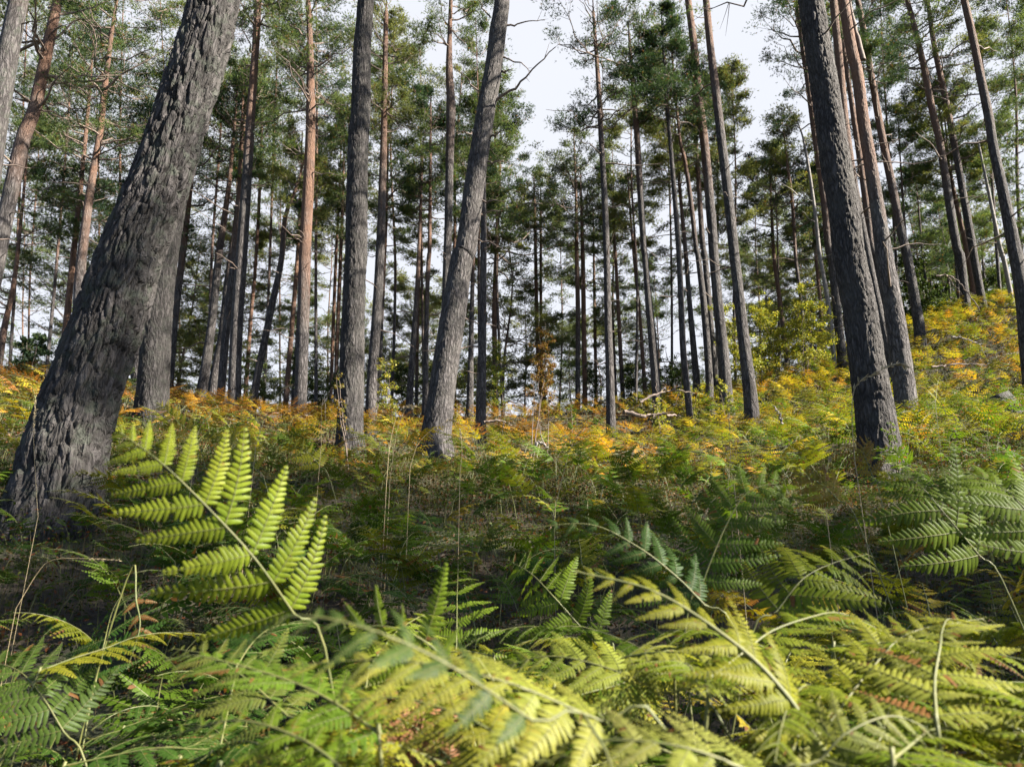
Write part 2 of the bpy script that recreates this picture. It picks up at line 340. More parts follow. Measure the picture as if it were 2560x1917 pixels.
GREENS = {'pine': ((.026, .058, .030), (.165, .225, .085)), 'dark': ((.012, .034, .025), (.070, .120, .058)),
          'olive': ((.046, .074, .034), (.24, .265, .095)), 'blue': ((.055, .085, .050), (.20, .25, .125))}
def crown_mesh(s2, Pm, R, h0, h1, hw, dist, tone='pine', seed=0, dens=1.0, shape='pine'):
    """limbs and needle foliage round the trunk between lengths h0 and h1"""
    r_ = np.random.default_rng(seed + 100); mb = MB()
    span = h1 - h0
    nb = int(max(12, min(56, span * 4.8)) * (1.25 if shape == 'spruce' else 1) * (.6 + .4 * dens))
    u = np.sort(r_.random(nb)) ** (.9)
    h = h0 + u * span * .97
    P0 = np.stack([np.interp(h, s2, Pm[:, i]) for i in range(3)], 1); r0 = np.interp(h, s2, R)
    az = r_.uniform(0, 2 * math.pi, nb)
    if shape == 'spruce':
        Lb = hw * (1.02 - u) * r_.uniform(.8, 1.1, nb) + .15; el = np.full(nb, -.05) + .4 * u; lift = -.15
    else:
        prof = np.sin(np.clip(u * .72 + .20, 0, 1) * math.pi) ** .7
        Lb = hw * prof * r_.uniform(.55, 1.12, nb) + .2; el = .12 + .75 * u ** 2 + r_.normal(0, .15, nb); lift = .22
    k = 7; t = np.linspace(0, 1, k)[None, :, None]
    d = np.stack([np.cos(az) * np.cos(el), np.sin(az) * np.cos(el), np.sin(el)], 1)[:, None]
    side = np.stack([-np.sin(az), np.cos(az), az * 0], 1)[:, None]
    PP = P0[:, None] + Lb[:, None, None] * (d * t + side * r_.normal(0, .16, (nb, 1, 1)) * t ** 2 + np.array([0, 0, 1]) * (lift * t ** 2 - .12 * t * (1 - t) * 4 * r_.random((nb, 1, 1))))
    PP[:, 1:] += r_.normal(0, .035, (nb, k - 1, 3)) * Lb[:, None, None]
    RB = np.minimum(r0 * .5, .010 + .016 * Lb)[:, None] * (1.02 - .85 * t[..., 0])
    V, F = tubes(PP, RB, 5); mb.add(V, F, 1)
    # side twigs
    nt_ = 7; tt = r_.uniform(.28, 1.0, (nb, nt_)); tt[:, 0] = 1.0
    ii = np.clip((tt * (k - 1)).astype(int), 0, k - 2); fr = tt * (k - 1) - ii
    Q0 = PP[np.arange(nb)[:, None], ii] * (1 - fr[..., None]) + PP[np.arange(nb)[:, None], ii + 1] * fr[..., None]
    sg = r_.choice([-1, 1], (nb, nt_)); da = sg * r_.uniform(.4, 1.2, (nb, nt_)); da[:, 0] *= .2
    a2 = az[:, None] + da
    e2 = el[:, None] + r_.uniform(-.1, .6, (nb, nt_)) if shape != 'spruce' else el[:, None] + r_.uniform(-.3, .1, (nb, nt_))
    L2 = (Lb[:, None] * r_.uniform(.22, .5, (nb, nt_)) * (1.15 - .6 * tt)) + .12
    D2 = np.stack([np.cos(a2) * np.cos(e2), np.sin(a2) * np.cos(e2), np.sin(e2)], -1)
    t3 = np.linspace(0, 1, 4)[None, :, None]
    Q = Q0.reshape(-1, 1, 3) + D2.reshape(-1, 1, 3) * L2.reshape(-1, 1, 1) * t3 + np.array([0, 0, .12]) * t3 ** 2 * L2.reshape(-1, 1, 1)
    V, F = tubes(Q, (.004 + .005 * L2.reshape(-1, 1)) * (1.1 - .8 * t3[..., 0]), 3); mb.add(V, F, 1)
    # clumps of needles: flattened pads towards the twig ends
    m = len(Q)
    keep = r_.random(m) < (.92 if shape == 'spruce' else .66)
    Q = Q[keep]; L2f = L2.reshape(-1)[keep]; m = len(Q)
    ncl = 2
    tq = r_.uniform(.45, 1.0, (m, ncl)); tq[:, 0] = 1
    C = Q[:, 0][:, None] * (1 - tq[..., None]) + Q[:, 3][:, None] * tq[..., None]
    C = C.reshape(-1, 3); m2 = len(C)
    rad_ = np.repeat(np.clip(.20 + .20 * L2f, .17, .55), ncl) * r_.uniform(.6, 1.3, m2)
    ntf = int(26 * dens)
    off = r_.normal(0, .46, (m2, ntf, 3)) * np.array([1, 1, .32 if shape != 'spruce' else .5]) * rad_[:, None, None]
    tc_ = (C[:, None] + off).reshape(-1, 3); M = len(tc_)
    nn = 8
    ax = nrm(off.reshape(-1, 3) / rad_.repeat(ntf)[:, None] + np.array([0, 0, .55]) + r_.normal(0, .3, (M, 3)))
    nd = nrm(ax[:, None] + r_.normal(0, .55, (M, nn, 3)))
    Ln = r_.uniform(.07, .13, (M, nn, 1)) * (.85 + .008 * dist)
    wv = nrm(np.cross(nd, r_.normal(0, 1, (M, nn, 3)))) * (.0026 + .00017 * dist)
    a = tc_[:, None] - nd * .02; tip = a + nd * Ln
    V = np.stack([a + wv, tip, a - wv], 2).reshape(-1, 3)
    F = np.arange(len(V)).reshape(-1, 3)
    g0, g1 = map(np.array, GREENS[tone])
    cl = np.clip(r_.normal(.5, .28, m2), 0, 1)
    tf = np.clip(cl.repeat(ntf) + r_.normal(0, .12, M), 0, 1)
    col = g0 + (g1 - g0) * tf[:, None]
    brown = r_.random(M) < .03; col[brown] = (.19, .10, .035)
    mb.add(V, F, 0, tint=col.repeat(nn * 3, 0))
    return mb.mesh('crown', [M_NEEDLE, M_TWIG], smooth=False)

def hp(p): return tuple(float(v) for v in p)
FRONT = []
def pine(pts, Y, label, short=None, D=None, crown=None, H=19, warm=(8, 13), tone='pine', sides=14, step=.22, relief=0, lich=0, stubs=8, dens=1.0,
         cat='pine tree', name='pine_tree', dead=False, group=None, branches=(), shape='pine', yb=0, flare=.42, age=1.0):
    """pts: (px, py, width px) from the foot upwards as seen in the photo, all standing Y metres ahead (+ yb per metre of height)"""
    seed = len(FRONT) * 13 + 5
    P_ = []; R_ = []
    for j, (x, y, wd) in enumerate(pts):
        a_, b_ = pts[max(j - 1, 0)], pts[min(j + 1, len(pts) - 1)]; wd = wd * abs(b_[1] - a_[1]) / math.hypot(b_[0] - a_[0], b_[1] - a_[1]) * (1 - .06 * (relief > .02))
        p, s = at(x, y, Y); 
        if yb:
            z0 = at(pts[0][0], pts[0][1], Y)[0][2]; Y2 = Y + yb * (p[2] - z0); p, s = at(x, y, Y2)
        P_.append(p); R_.append(wd * s / 2)
    foot = P_[0].copy(); g = float(gz(foot[0], foot[1]))
    if foot[2] > g - .1:        # carry the trunk down into the soil
        d = P_[0] - P_[1]; d /= max(abs(d[2]), 1e-3); ext = foot + d * (foot[2] - g + .35) ; P_.insert(0, ext); R_.insert(0, R_[0] * 1.06)
    top_visible = crown is not None and crown[0] is not None and crown[0] > 0
    base = P_[0]
    if not dead:
        if top_visible:
            x1, y1 = pts[-1][0], pts[-1][1]; sl = (pts[-1][0] - pts[-2][0]) / (pts[-1][1] - pts[-2][1])
            if y1 > crown[0] + 5:
                p, s = at(x1 + sl * (crown[0] - y1) * .8, crown[0], P_[-1][1]); P_.append(p); R_.append(.025)
            else: R_[-1] = min(R_[-1], .03)
        else:
            d = nrm(P_[-1] - P_[-3 if len(P_) > 2 else 0]); d = nrm(d * .6 + np.array([0, 0, .4]))
            left = max(base[2] + H - P_[-1][2], 5.0 if crown is None else .6)
            if left > .5:
                for f in (.35, .7, 1.0):
                    P_.append(P_[-1] + d * left * .34); R_.append(R_[-1] * .62)
                R_[-1] = .02
    P_ = np.array(P_); R_ = np.array(R_)
    rootloc = np.array([base[0], base[1], g]); e = empty(name, hp(rootloc)); P_ = P_ - rootloc
    mb, (s2, Pm, R) = trunk_mesh(P_, R_, sides, step, warm, relief, lich, seed, stubs, flare=flare, age=age)
    tr = obj('trunk', mb.mesh('trunk', [M_DEAD if dead else M_BARK, M_DEAD if dead else M_TWIG]), e)
    total = s2[-1]
    if not dead:
        zz = Pm[:, 2] + rootloc[2]
        if crown is not None:
            yt, yb_, hwp = crown[:3]
            s_ = at(pts[-1][0], 400, Y)[1]
            zb = at(pts[-1][0], yb_, P_[-1][1] + rootloc[1])[0][2]
            h0 = float(np.interp(zb, zz, s2)); hw = hwp * s_
        else:
            zb = at(pts[-1][0], -60, Y)[0][2]; h0 = min(float(np.interp(zb, zz, s2)), total - 3.0); hw = 2.1
        me = crown_mesh(s2, Pm, R, h0, total, hw, Y, tone, seed, dens, shape)
        obj('crown', me, e)
    for br in branches:
        pp = np.array([at(x, y, Y + dy)[0] - rootloc for (x, y, dy) in br[:-1]]); w0 = br[-1]
        pth = rint(pp, 14); r_ = np.random.default_rng(seed); pth[1:] += r_.normal(0, .012, (13, 3))
        V, F = tubes(pth[None], np.linspace(w0, w0 * .25, 14)[None], 6); m2 = MB(); m2.add(V, F)
        ln = np.linalg.norm(pp[-1] - pp[0])
        kk = int(ln * 3)
        if kk:
            i0 = r_.integers(4, 13, kk); t = np.linspace(0, 1, 4)[None, :, None]
            dd = nrm(nrm(pp[-1] - pp[0]) + r_.normal(0, .7, (kk, 3)))[:, None]
            Q = pth[i0][:, None] + dd * t * r_.uniform(.12, .5, (kk, 1, 1)) ; V, F = tubes(Q, np.full((kk, 4), w0 * .22) * (1.1 - t[..., 0] * .8), 3); m2.add(V, F)
        obj('dead_branch', m2.mesh('dead_branch', [M_TWIG]), e)
    tag(e, label, cat, group)
    FRONT.append((label, short or label, proj(P_[len(P_)//2] + rootloc)[0], pts, Y))
    return e
# ================================================================= trunks that can be told apart in the photo
G = 'tall pines of the forest'
def T(pts, Y, label, short=None, **k): return pine(pts, Y, label, short, group=G, **k)
T([(105,1330,236),(150,1200,214),(167,1107,203),(218,951,176),(275,795,171),(325,640,156),(395,470,143),(448,311,132),(500,150,124),(538,0,119)], 4.9,
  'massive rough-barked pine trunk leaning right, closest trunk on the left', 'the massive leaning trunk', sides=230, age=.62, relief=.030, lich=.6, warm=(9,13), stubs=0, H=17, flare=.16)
T([(377,1045,74),(384,940,70),(393,795,66),(412,640,60),(440,480,52),(470,320,46)], 11.2,
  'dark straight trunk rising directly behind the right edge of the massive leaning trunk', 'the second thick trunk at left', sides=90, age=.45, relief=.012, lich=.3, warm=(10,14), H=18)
T([(-150,1010,62),(-70,700,52),(1,253,46),(20,136,46),(47,0,41)], 10.5, 'grey trunk leaning right, cut by the top left corner', 'the trunk in the top left corner', sides=20, lich=.4, H=18, step=.15)
T([(-70,960,42),(-3,622,37),(17,525,35),(56,350,33),(86,272,30),(124,97,25),(144,0,22),(158,-90,18)], 13, 'curved pine with an orange upper trunk, second trunk from the left edge', 'the curved orange trunk near the left edge',
  warm=(4.5,8), crown=(-200,330,190), dens=.7, stubs=12, H=14, branches=[((148,37,0),(202,28,.3),(268,4,.6),.03),((105,222,0),(155,206,.3),(241,202,.5),(303,179,.8),.035),((124,109,0),(202,47,0),(241,97,.2),(228,150,.3),.025)])
T([(190,900,26),(199,718,25),(205,640,22),(219,525,20),(230,447,17),(250,330,15),(260,233,14),(280,78,9)], 17, 'slim crooked pine with a reddish top, half hidden by the massive leaning trunk', 'the slim crooked pine', warm=(3.5,7),
  crown=(-30,420,175), dens=1.1, stubs=16)
T([(140,1010,18),(163,834,16),(179,679,14),(200,480,11),(222,250,8)], 22, 'thin reddish trunk crossing low behind the slim crooked pine at left', 'the thin reddish trunk at left', warm=(1,3), crown=(60,560,120), tone='dark')
T([(-10,960,18),(8,834,15),(29,737,11),(43,640,9),(60,470,6)], 20, 'thin tilted pine at the left edge above the orange bracken', 'the thin tilted pine at the left edge', warm=(1,4), crown=(330,800,110))
T([(333,1010,28),(345,900,22),(357,795,15),(372,620,13),(390,430,9)], 20, 'pale thin trunk squeezed between the massive leaning trunk and the dark one behind it', None, warm=(3,8), crown=(230,640,120), tone='dark')
T([(419,1005,21),(424,951,19),(437,795,18),(456,640,16),(478,447,12),(492,300,8)], 20, 'thin dark trunk just right of the dark trunk behind the massive one', 'the thin dark trunk', warm=(4,8), crown=(120,600,130), tone='dark')
T([(500,1005,25),(509,951,24),(531,795,20),(547,640,18),(570,482,12),(583,350,8)], 20, 'leaning grey trunk, leftmost of the cluster of four left of centre', 'the four-trunk cluster', warm=(5,9), crown=(170,520,110))
T([(530,1000,24),(540,920,23),(556,834,21),(572,690,19),(590,560,15),(603,420,10)], 21, 'second trunk from the left in the cluster of four left of centre', None, warm=(5,9), crown=(230,480,90))
T([(550,1010,22),(552,990,21),(568,795,19),(585,640,16),(596,500,12),(602,380,9)], 19.5, 'pale third trunk of the cluster of four, touching the straight thick one', None, warm=(5,9), crown=(200,430,90), tone='dark')
T([(583,1035,33),(585,1009,31),(592,815,29),(604,640,28),(618,428,24),(628,272,20),(639,117,18),(645,0,17)], 17.5, 'straight grey trunk with a red band, rightmost and thickest of the cluster of four',
  'the red-banded trunk', warm=(8,11), crown=(-90,180,120), H=16, stubs=14, sides=22, step=.12)
T([(611,1030,12),(612,1009,11),(627,795,9),(638,671,8),(648,500,8),(655,290,5)], 27, 'very thin orange trunk directly right of the cluster of four', None, warm=(0,1.5), crown=(240,470,90))
T([(628,1035,22),(632,1009,20),(645,930,18),(661,854,17),(681,757,17),(703,652,14),(713,544,11),(740,470,8)], 19, 'smooth grey trunk bending to the right low down, between two straight trunks', 'the bending grey trunk', warm=(5,9), crown=(400,600,80), tone='olive')
T([(712,1035,14),(713,1021,13),(725,873,12),(741,679,10),(748,560,8),(752,450,5)], 26, 'thin orange-lit trunk left of the thick orange-brown one', None, warm=(0,2), crown=(330,600,80), tone='olive')
T([(750,1060,34),(750,1029,31),(757,834,30),(762,640,29),(769,505,27),(774,389,25),(777,272,23),(775,117,15),(770,0,12)], 17, 'thick trunk turning bright orange-brown above, lit on its right side', 'the bright orange-brown trunk',
  warm=(3,6.5), crown=(-120,400,115), stubs=24, H=15, sides=24, step=.12, dens=1.05)
T([(735,1030,16),(738,951,16),(744,860,12),(752,700,10)], 24, 'narrow shaded trunk peeping out left of the orange-brown trunk', None, warm=(4,8), crown=(500,640,60), tone='dark', stubs=2)
T([(826,1020,9),(836,737,8),(842,600,7),(850,430,4)], 30, 'thin far trunk in the gap left of the thick dark centre-left trunk', None, warm=(2,5), crown=(330,690,90), tone='olive')
T([(837,1020,10),(843,850,10),(850,679,9),(856,520,7),(860,380,4)], 28, 'thin reddish far trunk next to the left edge of the thick dark one', None, warm=(2,5), crown=(300,560,80))
T([(874,1150,74),(876,1120,68),(876,1050,62),(880,900,58),(886,700,54),(890,622,52),(894,389,49),(902,272,46),(906,117,42),(915,0,38)], 11.4, 'thick dark upright trunk with deeply cracked bark, left of centre', 'the thick dark upright trunk',
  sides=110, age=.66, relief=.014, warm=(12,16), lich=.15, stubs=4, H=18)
T([(927,1075,32),(930,951,27),(940,815,25),(950,640,23),(957,428,18),(960,311,16),(963,155,13),(965,39,11)], 18, 'pale fine-topped trunk close to the right of the thick dark upright one', 'the pale orange-topped trunk', warm=(6,11),
  crown=(-70,330,100), tone='olive', stubs=14, sides=20, step=.14, H=15)
T([(938,1060,16),(940,1020,13),(948,912,12),(958,700,11),(964,560,10),(970,330,6)], 23, 'brown companion trunk shadowing the pale trunk beside the thick dark one', None, warm=(4,7), crown=(180,640,90))
T([(1022,1025,20),(1023,1009,18),(1035,834,14),(1042,737,12),(1047,640,10),(1052,500,7),(1057,380,4)], 22, 'slender grey trunk with a bare forked top left of the curved silver trunk', 'the slender grey trunk', warm=(4,8), crown=(350,560,75))
T([(1040,1025,10),(1041,1009,9),(1044,815,8),(1050,640,6)], 28, 'faint far trunk close behind the slender grey one', None, warm=(2,5), crown=(480,740,60), tone='olive')
T([(1062,1025,16),(1064,951,14),(1067,757,11),(1072,640,11),(1074,622,10),(1076,389,7)], 22, 'slim straight trunk in the gap left of the curved silver trunk', 'the slim straight trunk', warm=(4,8), crown=(240,560,95), tone='dark')
T([(1103,1080,22),(1110,900,21),(1118,640,20),(1120,583,20),(1125,369,21),(1127,272,24),(1123,175,18),(1124,97,12),(1127,0,9)], 18.5, 'dark trunk crossing behind the curved silver trunk and forking at half height', 'the dark forked trunk', warm=(9,14), crown=(-90,130,90), stubs=12, H=15)
T([(1128,1020,9),(1133,760,9),(1137,600,8),(1138,400,7),(1150,250,4)], 27, 'thin orange trunk seen between the dark forked and the curved silver trunk', None, warm=(0,2), crown=(180,520,110), tone='olive')
T([(1089,1120,80),(1090,1087,73),(1103,990,66),(1120,873,64),(1138,757,61),(1156,640,54),(1165,622,53),(1186,467,50),(1200,369,47),(1215,272,46),(1233,175,43),(1245,78,42),(1256,0,36)], 12,
  'curved silver-grey trunk sweeping up to the right through the centre', 'the curved silver trunk', sides=110, age=1.05, relief=.010, warm=(14,18), stubs=5, lich=.1, H=18,
  branches=[((1235,255,0),(1290,215,-.2),(1328,179,-.4),(1390,117,-.6),.035),((1256,144,0),(1295,155,-.2),(1328,179,-.4),.022),((1262,66,0),(1300,58,0),(1363,50,0),.025),
            ((1252,180,0),(1281,175,-.1),.03),((1225,342,0),(1262,325,-.2),.03),((1215,405,0),(1263,403,-.2),.026),((1195,502,0),(1256,502,-.3),.024),((1190,541,0),(1220,530,0),(1262,527,-.3),.022),
            ((1210,240,0),(1175,205,-.3),(1136,168,-.5),.022),((1192,333,0),(1165,330,-.3),(1140,331,-.4),.022),((1185,598,0),(1215,603,0),(1258,622,-.4),.018),((1226,45,0),(1205,15,-.2),(1180,-20,-.5),.02)])
T([(1174,1035,20),(1175,1000,18),(1178,834,12),(1183,640,9),(1186,500,7)], 23, 'shaded thin trunk just right of the foot of the curved silver trunk', None, warm=(5,8), crown=(400,560,60), tone='dark')
T([(1201,1100,27),(1204,951,23),(1207,795,18),(1209,640,16),(1209,447,12),(1212,300,8)], 16.5, 'straight slim grey trunk standing free right of the curved silver one', 'the free-standing slim grey trunk', warm=(9,12), crown=(220,420,40), stubs=9, step=.13, sides=18)
T([(1239,1000,14),(1239,970,13),(1236,795,13),(1241,640,12),(1247,480,9),(1252,360,6)], 27, 'pale-footed trunk with spreading limbs right of the free-standing slim one', 'the pale-footed trunk', warm=(2,5), crown=(330,690,140), tone='dark', dens=1.1)
T([(1349,930,11),(1347,905,11),(1343,834,10),(1339,640,9),(1336,500,6)], 30, 'left one of a close pair of thin trunks behind the orange-leaved sapling', None, warm=(2,5), crown=(440,600,65), stubs=10)
T([(1356,930,9),(1353,890,8),(1352,640,7),(1352,520,5)], 31, 'right one of a close pair of thin trunks behind the orange-leaved sapling', None, warm=(4,8), crown=(470,640,70), tone='dark')
T([(1444,1010,13),(1444,980,12),(1445,795,12),(1442,640,10),(1440,480,6),(1435,350,3)], 27, 'bleached thin pine whose whole narrow crown stands against the sky gap in the centre', 'the bleached pine in the sky gap', warm=(3,8), crown=(338,640,85), tone='blue', dens=.9)
T([(1462,1010,13),(1462,982,12),(1460,834,12),(1457,640,11),(1454,540,8)], 28, 'smooth orange trunk touching the bleached thin pine', 'the smooth orange trunk', warm=(0,1), crown=(430,600,75), tone='dark')
T([(1490,1010,9),(1490,975,8),(1487,800,8),(1485,680,6)], 30, 'thin bent trunk right of the smooth orange one', None, warm=(1,4), crown=(520,740,80))
T([(1528,1100,24),(1525,951,21),(1520,795,18),(1517,640,16),(1512,505,15),(1503,350,13),(1495,194,11),(1484,39,7)], 18, 'dark slim trunk right of centre under a ragged crown of small clumps', 'the ragged-crowned trunk', warm=(9,13),
  crown=(-60,330,125), tone='dark', dens=.8, stubs=14, step=.13, H=15)
T([(1557,990,11),(1556,970,11),(1549,834,10),(1540,660,8),(1534,560,5)], 28, 'thin trunk between the two dark slim trunks right of centre', None, warm=(2,5), crown=(460,660,65))
T([(1613,985,11),(1612,970,11),(1600,795,8),(1585,640,8),(1575,520,5)], 28, 'thin pinkish trunk left of the second dark slim trunk', None, warm=(0,4), crown=(420,620,70), tone='olive')
T([(1647,1060,26),(1645,1029,24),(1633,873,21),(1622,757,18),(1613,640,15),(1610,622,15),(1600,467,16),(1593,350,15),(1581,194,11),(1573,90,6)], 19.5, 'second dark slim trunk right of centre, yellow leaves climbing round its foot', 'the leafy-footed trunk', warm=(8,12),
  crown=(-20,330,105), stubs=12, step=.13, H=15)
T([(1727,1065,17),(1726,1056,16),(1720,990,17),(1708,873,16),(1700,690,14),(1694,583,13),(1675,350,10),(1663,194,8),(1655,60,5)], 18.5, 'thin dark trunk carrying a black spruce-like crown at the top', 'the black-crowned thin trunk', warm=(20,30),
  crown=(-120,300,110), tone='dark', dens=1.2, shape='spruce', H=14)
T([(1742,1010,19),(1741,951,18),(1724,757,12),(1715,640,11),(1700,480,8),(1690,350,5)], 23, 'shaded trunk between the black-crowned one and the group of three pale ones', None, warm=(5,9), crown=(300,520,70), tone='olive')
T([(1776,1020,21),(1775,1010,20),(1771,912,18),(1759,757,16),(1745,640,13),(1741,622,12),(1725,486,11),(1710,390,10),(1700,350,7),(1682,160,5)], 20.5, 'left of the paired pale trunks right of centre', 'the left paired trunk', warm=(6,10), crown=(90,430,85), tone='olive')
T([(1792,1010,17),(1790,967,17),(1785,912,15),(1772,757,15),(1762,640,14),(1756,603,13),(1745,428,11),(1735,272,7)], 22, 'right of the paired pale trunks right of centre, sunlit', 'the sunlit paired trunk', warm=(6,10), crown=(190,470,85))
T([(1818,1035,35),(1816,1000,32),(1807,873,27),(1795,757,24),(1785,640,23),(1778,544,23),(1762,369,21),(1748,253,20),(1735,117,18),(1720,0,16)], 19, 'reddish-topped trunk with one long dead branch reaching left across the sky', 'the reddish-topped trunk', warm=(7,11),
  stubs=16, sides=20, step=.13, H=17, branches=[((1748,222,0),(1680,195,-.5),(1590,172,-1),(1511,148,-1.5),(1394,112,-2),.042)])
T([(1886,1115,42),(1882,1075,37),(1876,990,34),(1862,873,29),(1849,757,26),(1836,640,25),(1824,525,23),(1806,369,22),(1790,233,20),(1776,117,18),(1765,0,16)], 16, 'long clean grey trunk leaning left, its foot sunlit among bracken', 'the long clean leaning trunk', warm=(9,13),
  stubs=12, sides=26, step=.12, H=17)
T([(1967,920,12),(1966,889,11),(1950,757,11),(1935,640,9),(1928,500,6)], 26, 'thin brown trunk behind the yellow birch thicket', None, warm=(1,4), crown=(400,640,75), tone='dark')
T([(2016,985,9),(2015,951,9),(2012,873,9),(2000,730,8),(1989,640,8),(1981,505,8),(1968,408,6)], 24, 'pale thin trunk rising out of the yellow birch thicket to a tufted top', 'the tufted pale thin pine', warm=(4,8), crown=(325,640,90), tone='olive')
T([(2088,950,12),(2087,920,11),(2079,834,11),(2067,737,11),(2050,640,10),(2039,544,9),(2023,428,7),(2009,350,5),(1994,303,3)], 22, 'bleached dead trunk with bare stubs and a broken tip', 'the bleached dead trunk', dead=True, stubs=26, cat='dead tree', name='dead_tree')
T([(2064,945,12),(2063,924,11),(2051,757,9),(2040,640,8),(2028,480,6)], 25, 'thin orange trunk left of the bleached dead one', None, warm=(0,1), crown=(420,700,55), tone='dark')
T([(2108,925,24),(2106,904,22),(2091,757,20),(2078,640,19),(2072,622,18),(2061,505,17),(2045,389,16),(2031,292,14),(2019,194,14),(2007,117,13),(1994,19,12)], 22, 'straight trunk with fine dark branches sweeping left, just left of the big black-sided trunk', 'the fine-branched straight trunk', warm=(4,9),
  crown=(-90,330,125), tone='dark', dens=.75, stubs=16, H=15, step=.14, sides=18)
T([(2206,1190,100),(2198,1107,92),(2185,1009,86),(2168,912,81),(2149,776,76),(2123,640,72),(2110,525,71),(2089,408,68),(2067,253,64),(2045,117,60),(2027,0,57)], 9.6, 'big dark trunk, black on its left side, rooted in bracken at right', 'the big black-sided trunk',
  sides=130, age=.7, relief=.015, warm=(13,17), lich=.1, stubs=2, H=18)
T([(2225,900,22),(2190,740,20),(2160,590,19),(2136,467,18),(2123,389,21),(2110,290,20),(2098,150,19),(2083,0,18)], 18, 'brown trunk slipping behind the big black-sided trunk from above', None, warm=(6,10), crown=(-160,40,90), H=16, stubs=10)
T([(2216,880,18),(2213,834,17),(2202,737,17),(2190,640,16),(2180,622,17),(2168,525,17),(2143,350,14),(2117,175,11),(2100,60,9)], 20, 'thin rusty trunk between the big black-sided trunk and the sunlit flaking one', None, warm=(4,8), crown=(-60,180,80), stubs=8)
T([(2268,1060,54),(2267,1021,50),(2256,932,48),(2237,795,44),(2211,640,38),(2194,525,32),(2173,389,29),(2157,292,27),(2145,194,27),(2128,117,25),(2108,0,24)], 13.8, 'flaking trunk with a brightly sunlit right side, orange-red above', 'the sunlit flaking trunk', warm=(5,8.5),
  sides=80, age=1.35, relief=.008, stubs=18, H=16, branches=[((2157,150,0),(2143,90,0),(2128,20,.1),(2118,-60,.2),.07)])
T([(2300,850,27),(2298,819,25),(2282,718,23),(2268,640,22),(2254,583,20),(2227,447,19),(2203,330,17),(2179,194,15),(2163,97,15),(2144,0,13)], 21, 'slim pinkish trunk, first one right of the sunlit flaking trunk', 'the slim pinkish trunk', warm=(5,9), stubs=12, H=15, crown=(-120,250,110), tone='dark', step=.14)
T([(2424,790,21),(2415,757,20),(2401,640,20),(2393,622,20),(2373,505,19),(2352,369,17),(2330,272,16),(2307,155,14),(2289,78,12),(2268,0,12)], 23, 'left trunk of the trio at the top of the slope on the right', 'the left trunk of the trio', warm=(5,9), crown=(-90,240,110), stubs=14, H=14, step=.14)
T([(2436,760,14),(2433,718,13),(2420,640,13),(2408,583,12),(2385,480,10),(2357,330,5)], 25, 'orange middle trunk of the trio at the top of the slope', 'the orange middle trunk of the trio', warm=(0,1), crown=(200,520,85))
T([(2456,755,18),(2449,718,17),(2435,640,17),(2429,603,18),(2405,467,16),(2384,350,15),(2361,233,14),(2336,117,12),(2319,0,9)], 23.5, 'darker right trunk of the trio at the top of the slope', 'the right trunk of the trio', warm=(6,10), crown=(-60,440,105), tone='olive', stubs=10)
T([(2530,760,12),(2526,730,11),(2510,650,10),(2501,622,10),(2481,525,8),(2461,428,6),(2445,350,4)], 22, 'short pale snag without branches between the trio and the right edge', 'the pale snag', dead=True, stubs=5, cat='dead tree', name='dead_tree')
T([(2590,1030,42),(2572,880,38),(2560,760,34),(2548,680,32),(2536,622,30),(2509,486,24),(2484,369,21),(2472,292,20),(2452,194,19),(2433,97,17),(2411,0,16)], 16, 'grey trunk leaning left along the right edge of the view', 'the grey trunk at the right edge', warm=(8,12), stubs=14, sides=24, step=.12, H=16)

# ================================================================= pines behind, told apart by their crowns: foot x, distance, top x, top y, crown bottom y, half width, tone
GB = 'pines beyond the crest of the slope'
BG = [(20,26,70,-60,560,190,'olive'),(70,32,100,120,700,170,'pine'),(110,24,190,-40,500,190,'pine'),(60,40,60,420,860,130,'dark'),(300,24,310,-90,520,190,'dark'),(250,30,240,160,760,150,'pine'),
 (430,26,400,-40,480,180,'olive'),(450,34,450,180,760,150,'dark'),(520,24,560,-50,430,150,'dark'),(600,30,590,120,700,130,'pine'),(660,24,700,-20,560,150,'olive'),(700,34,700,300,830,110,'pine'),
 (790,23,790,-40,420,120,'dark'),(820,38,830,480,900,90,'olive'),(880,26,870,260,640,70,'pine'),(980,25,985,60,560,110,'olive'),
 (1060,27,1050,120,520,110,'pine'),(1200,24,1190,48,560,125,'pine'),(1255,26,1230,190,700,125,'pine'),(1180,30,1170,380,740,80,'olive'),
 (1400,34,1400,520,860,70,'blue'),(1540,30,1530,330,760,75,'pine'),(1590,25,1580,170,620,85,'olive'),(1680,28,1660,180,640,90,'pine'),
 (1790,26,1790,160,640,90,'olive'),(1840,24,1830,170,640,60,'olive'),(1900,31,1890,420,820,80,'blue'),(1950,28,1935,360,760,60,'pine'),
 (2060,32,2050,480,860,80,'dark'),(2130,26,2110,300,700,80,'dark'),(2250,26,2200,-40,420,100,'dark'),(2290,25,2245,270,640,90,'pine'),(2330,27,2290,420,760,100,'dark'),(2380,28,2350,520,780,90,'dark'),
 (2400,25,2350,150,520,90,'pine'),(2500,24,2450,60,560,80,'pine'),(2560,22,2520,0,400,85,'pine'),(2600,20,2570,130,640,95,'pine'),(2640,24,2590,-80,300,110,'dark'),(2470,30,2450,560,760,70,'dark')]
TONEW = {'olive': 'olive-tinged', 'pine': 'mid-green', 'dark': 'dark green', 'blue': 'pale blue-green'}
marks = [(s, x) for (_, s, x, pts, Y) in FRONT if s]
def near_mark(px):
    best = min(FRONT, key=lambda f: abs(f[3][0][0] - px) - (40 if f[1] != f[0] else 0))
    return best[1] if best[1] != best[0] else min([f for f in FRONT if f[1] != f[0]], key=lambda f: abs(f[3][0][0] - px))[1], best
def words(s, n=16):
    return ' '.join(s.split()[:n])
names_used = {}
shorts = [(f[1], f[3]) for f in FRONT if f[1] != f[0]]
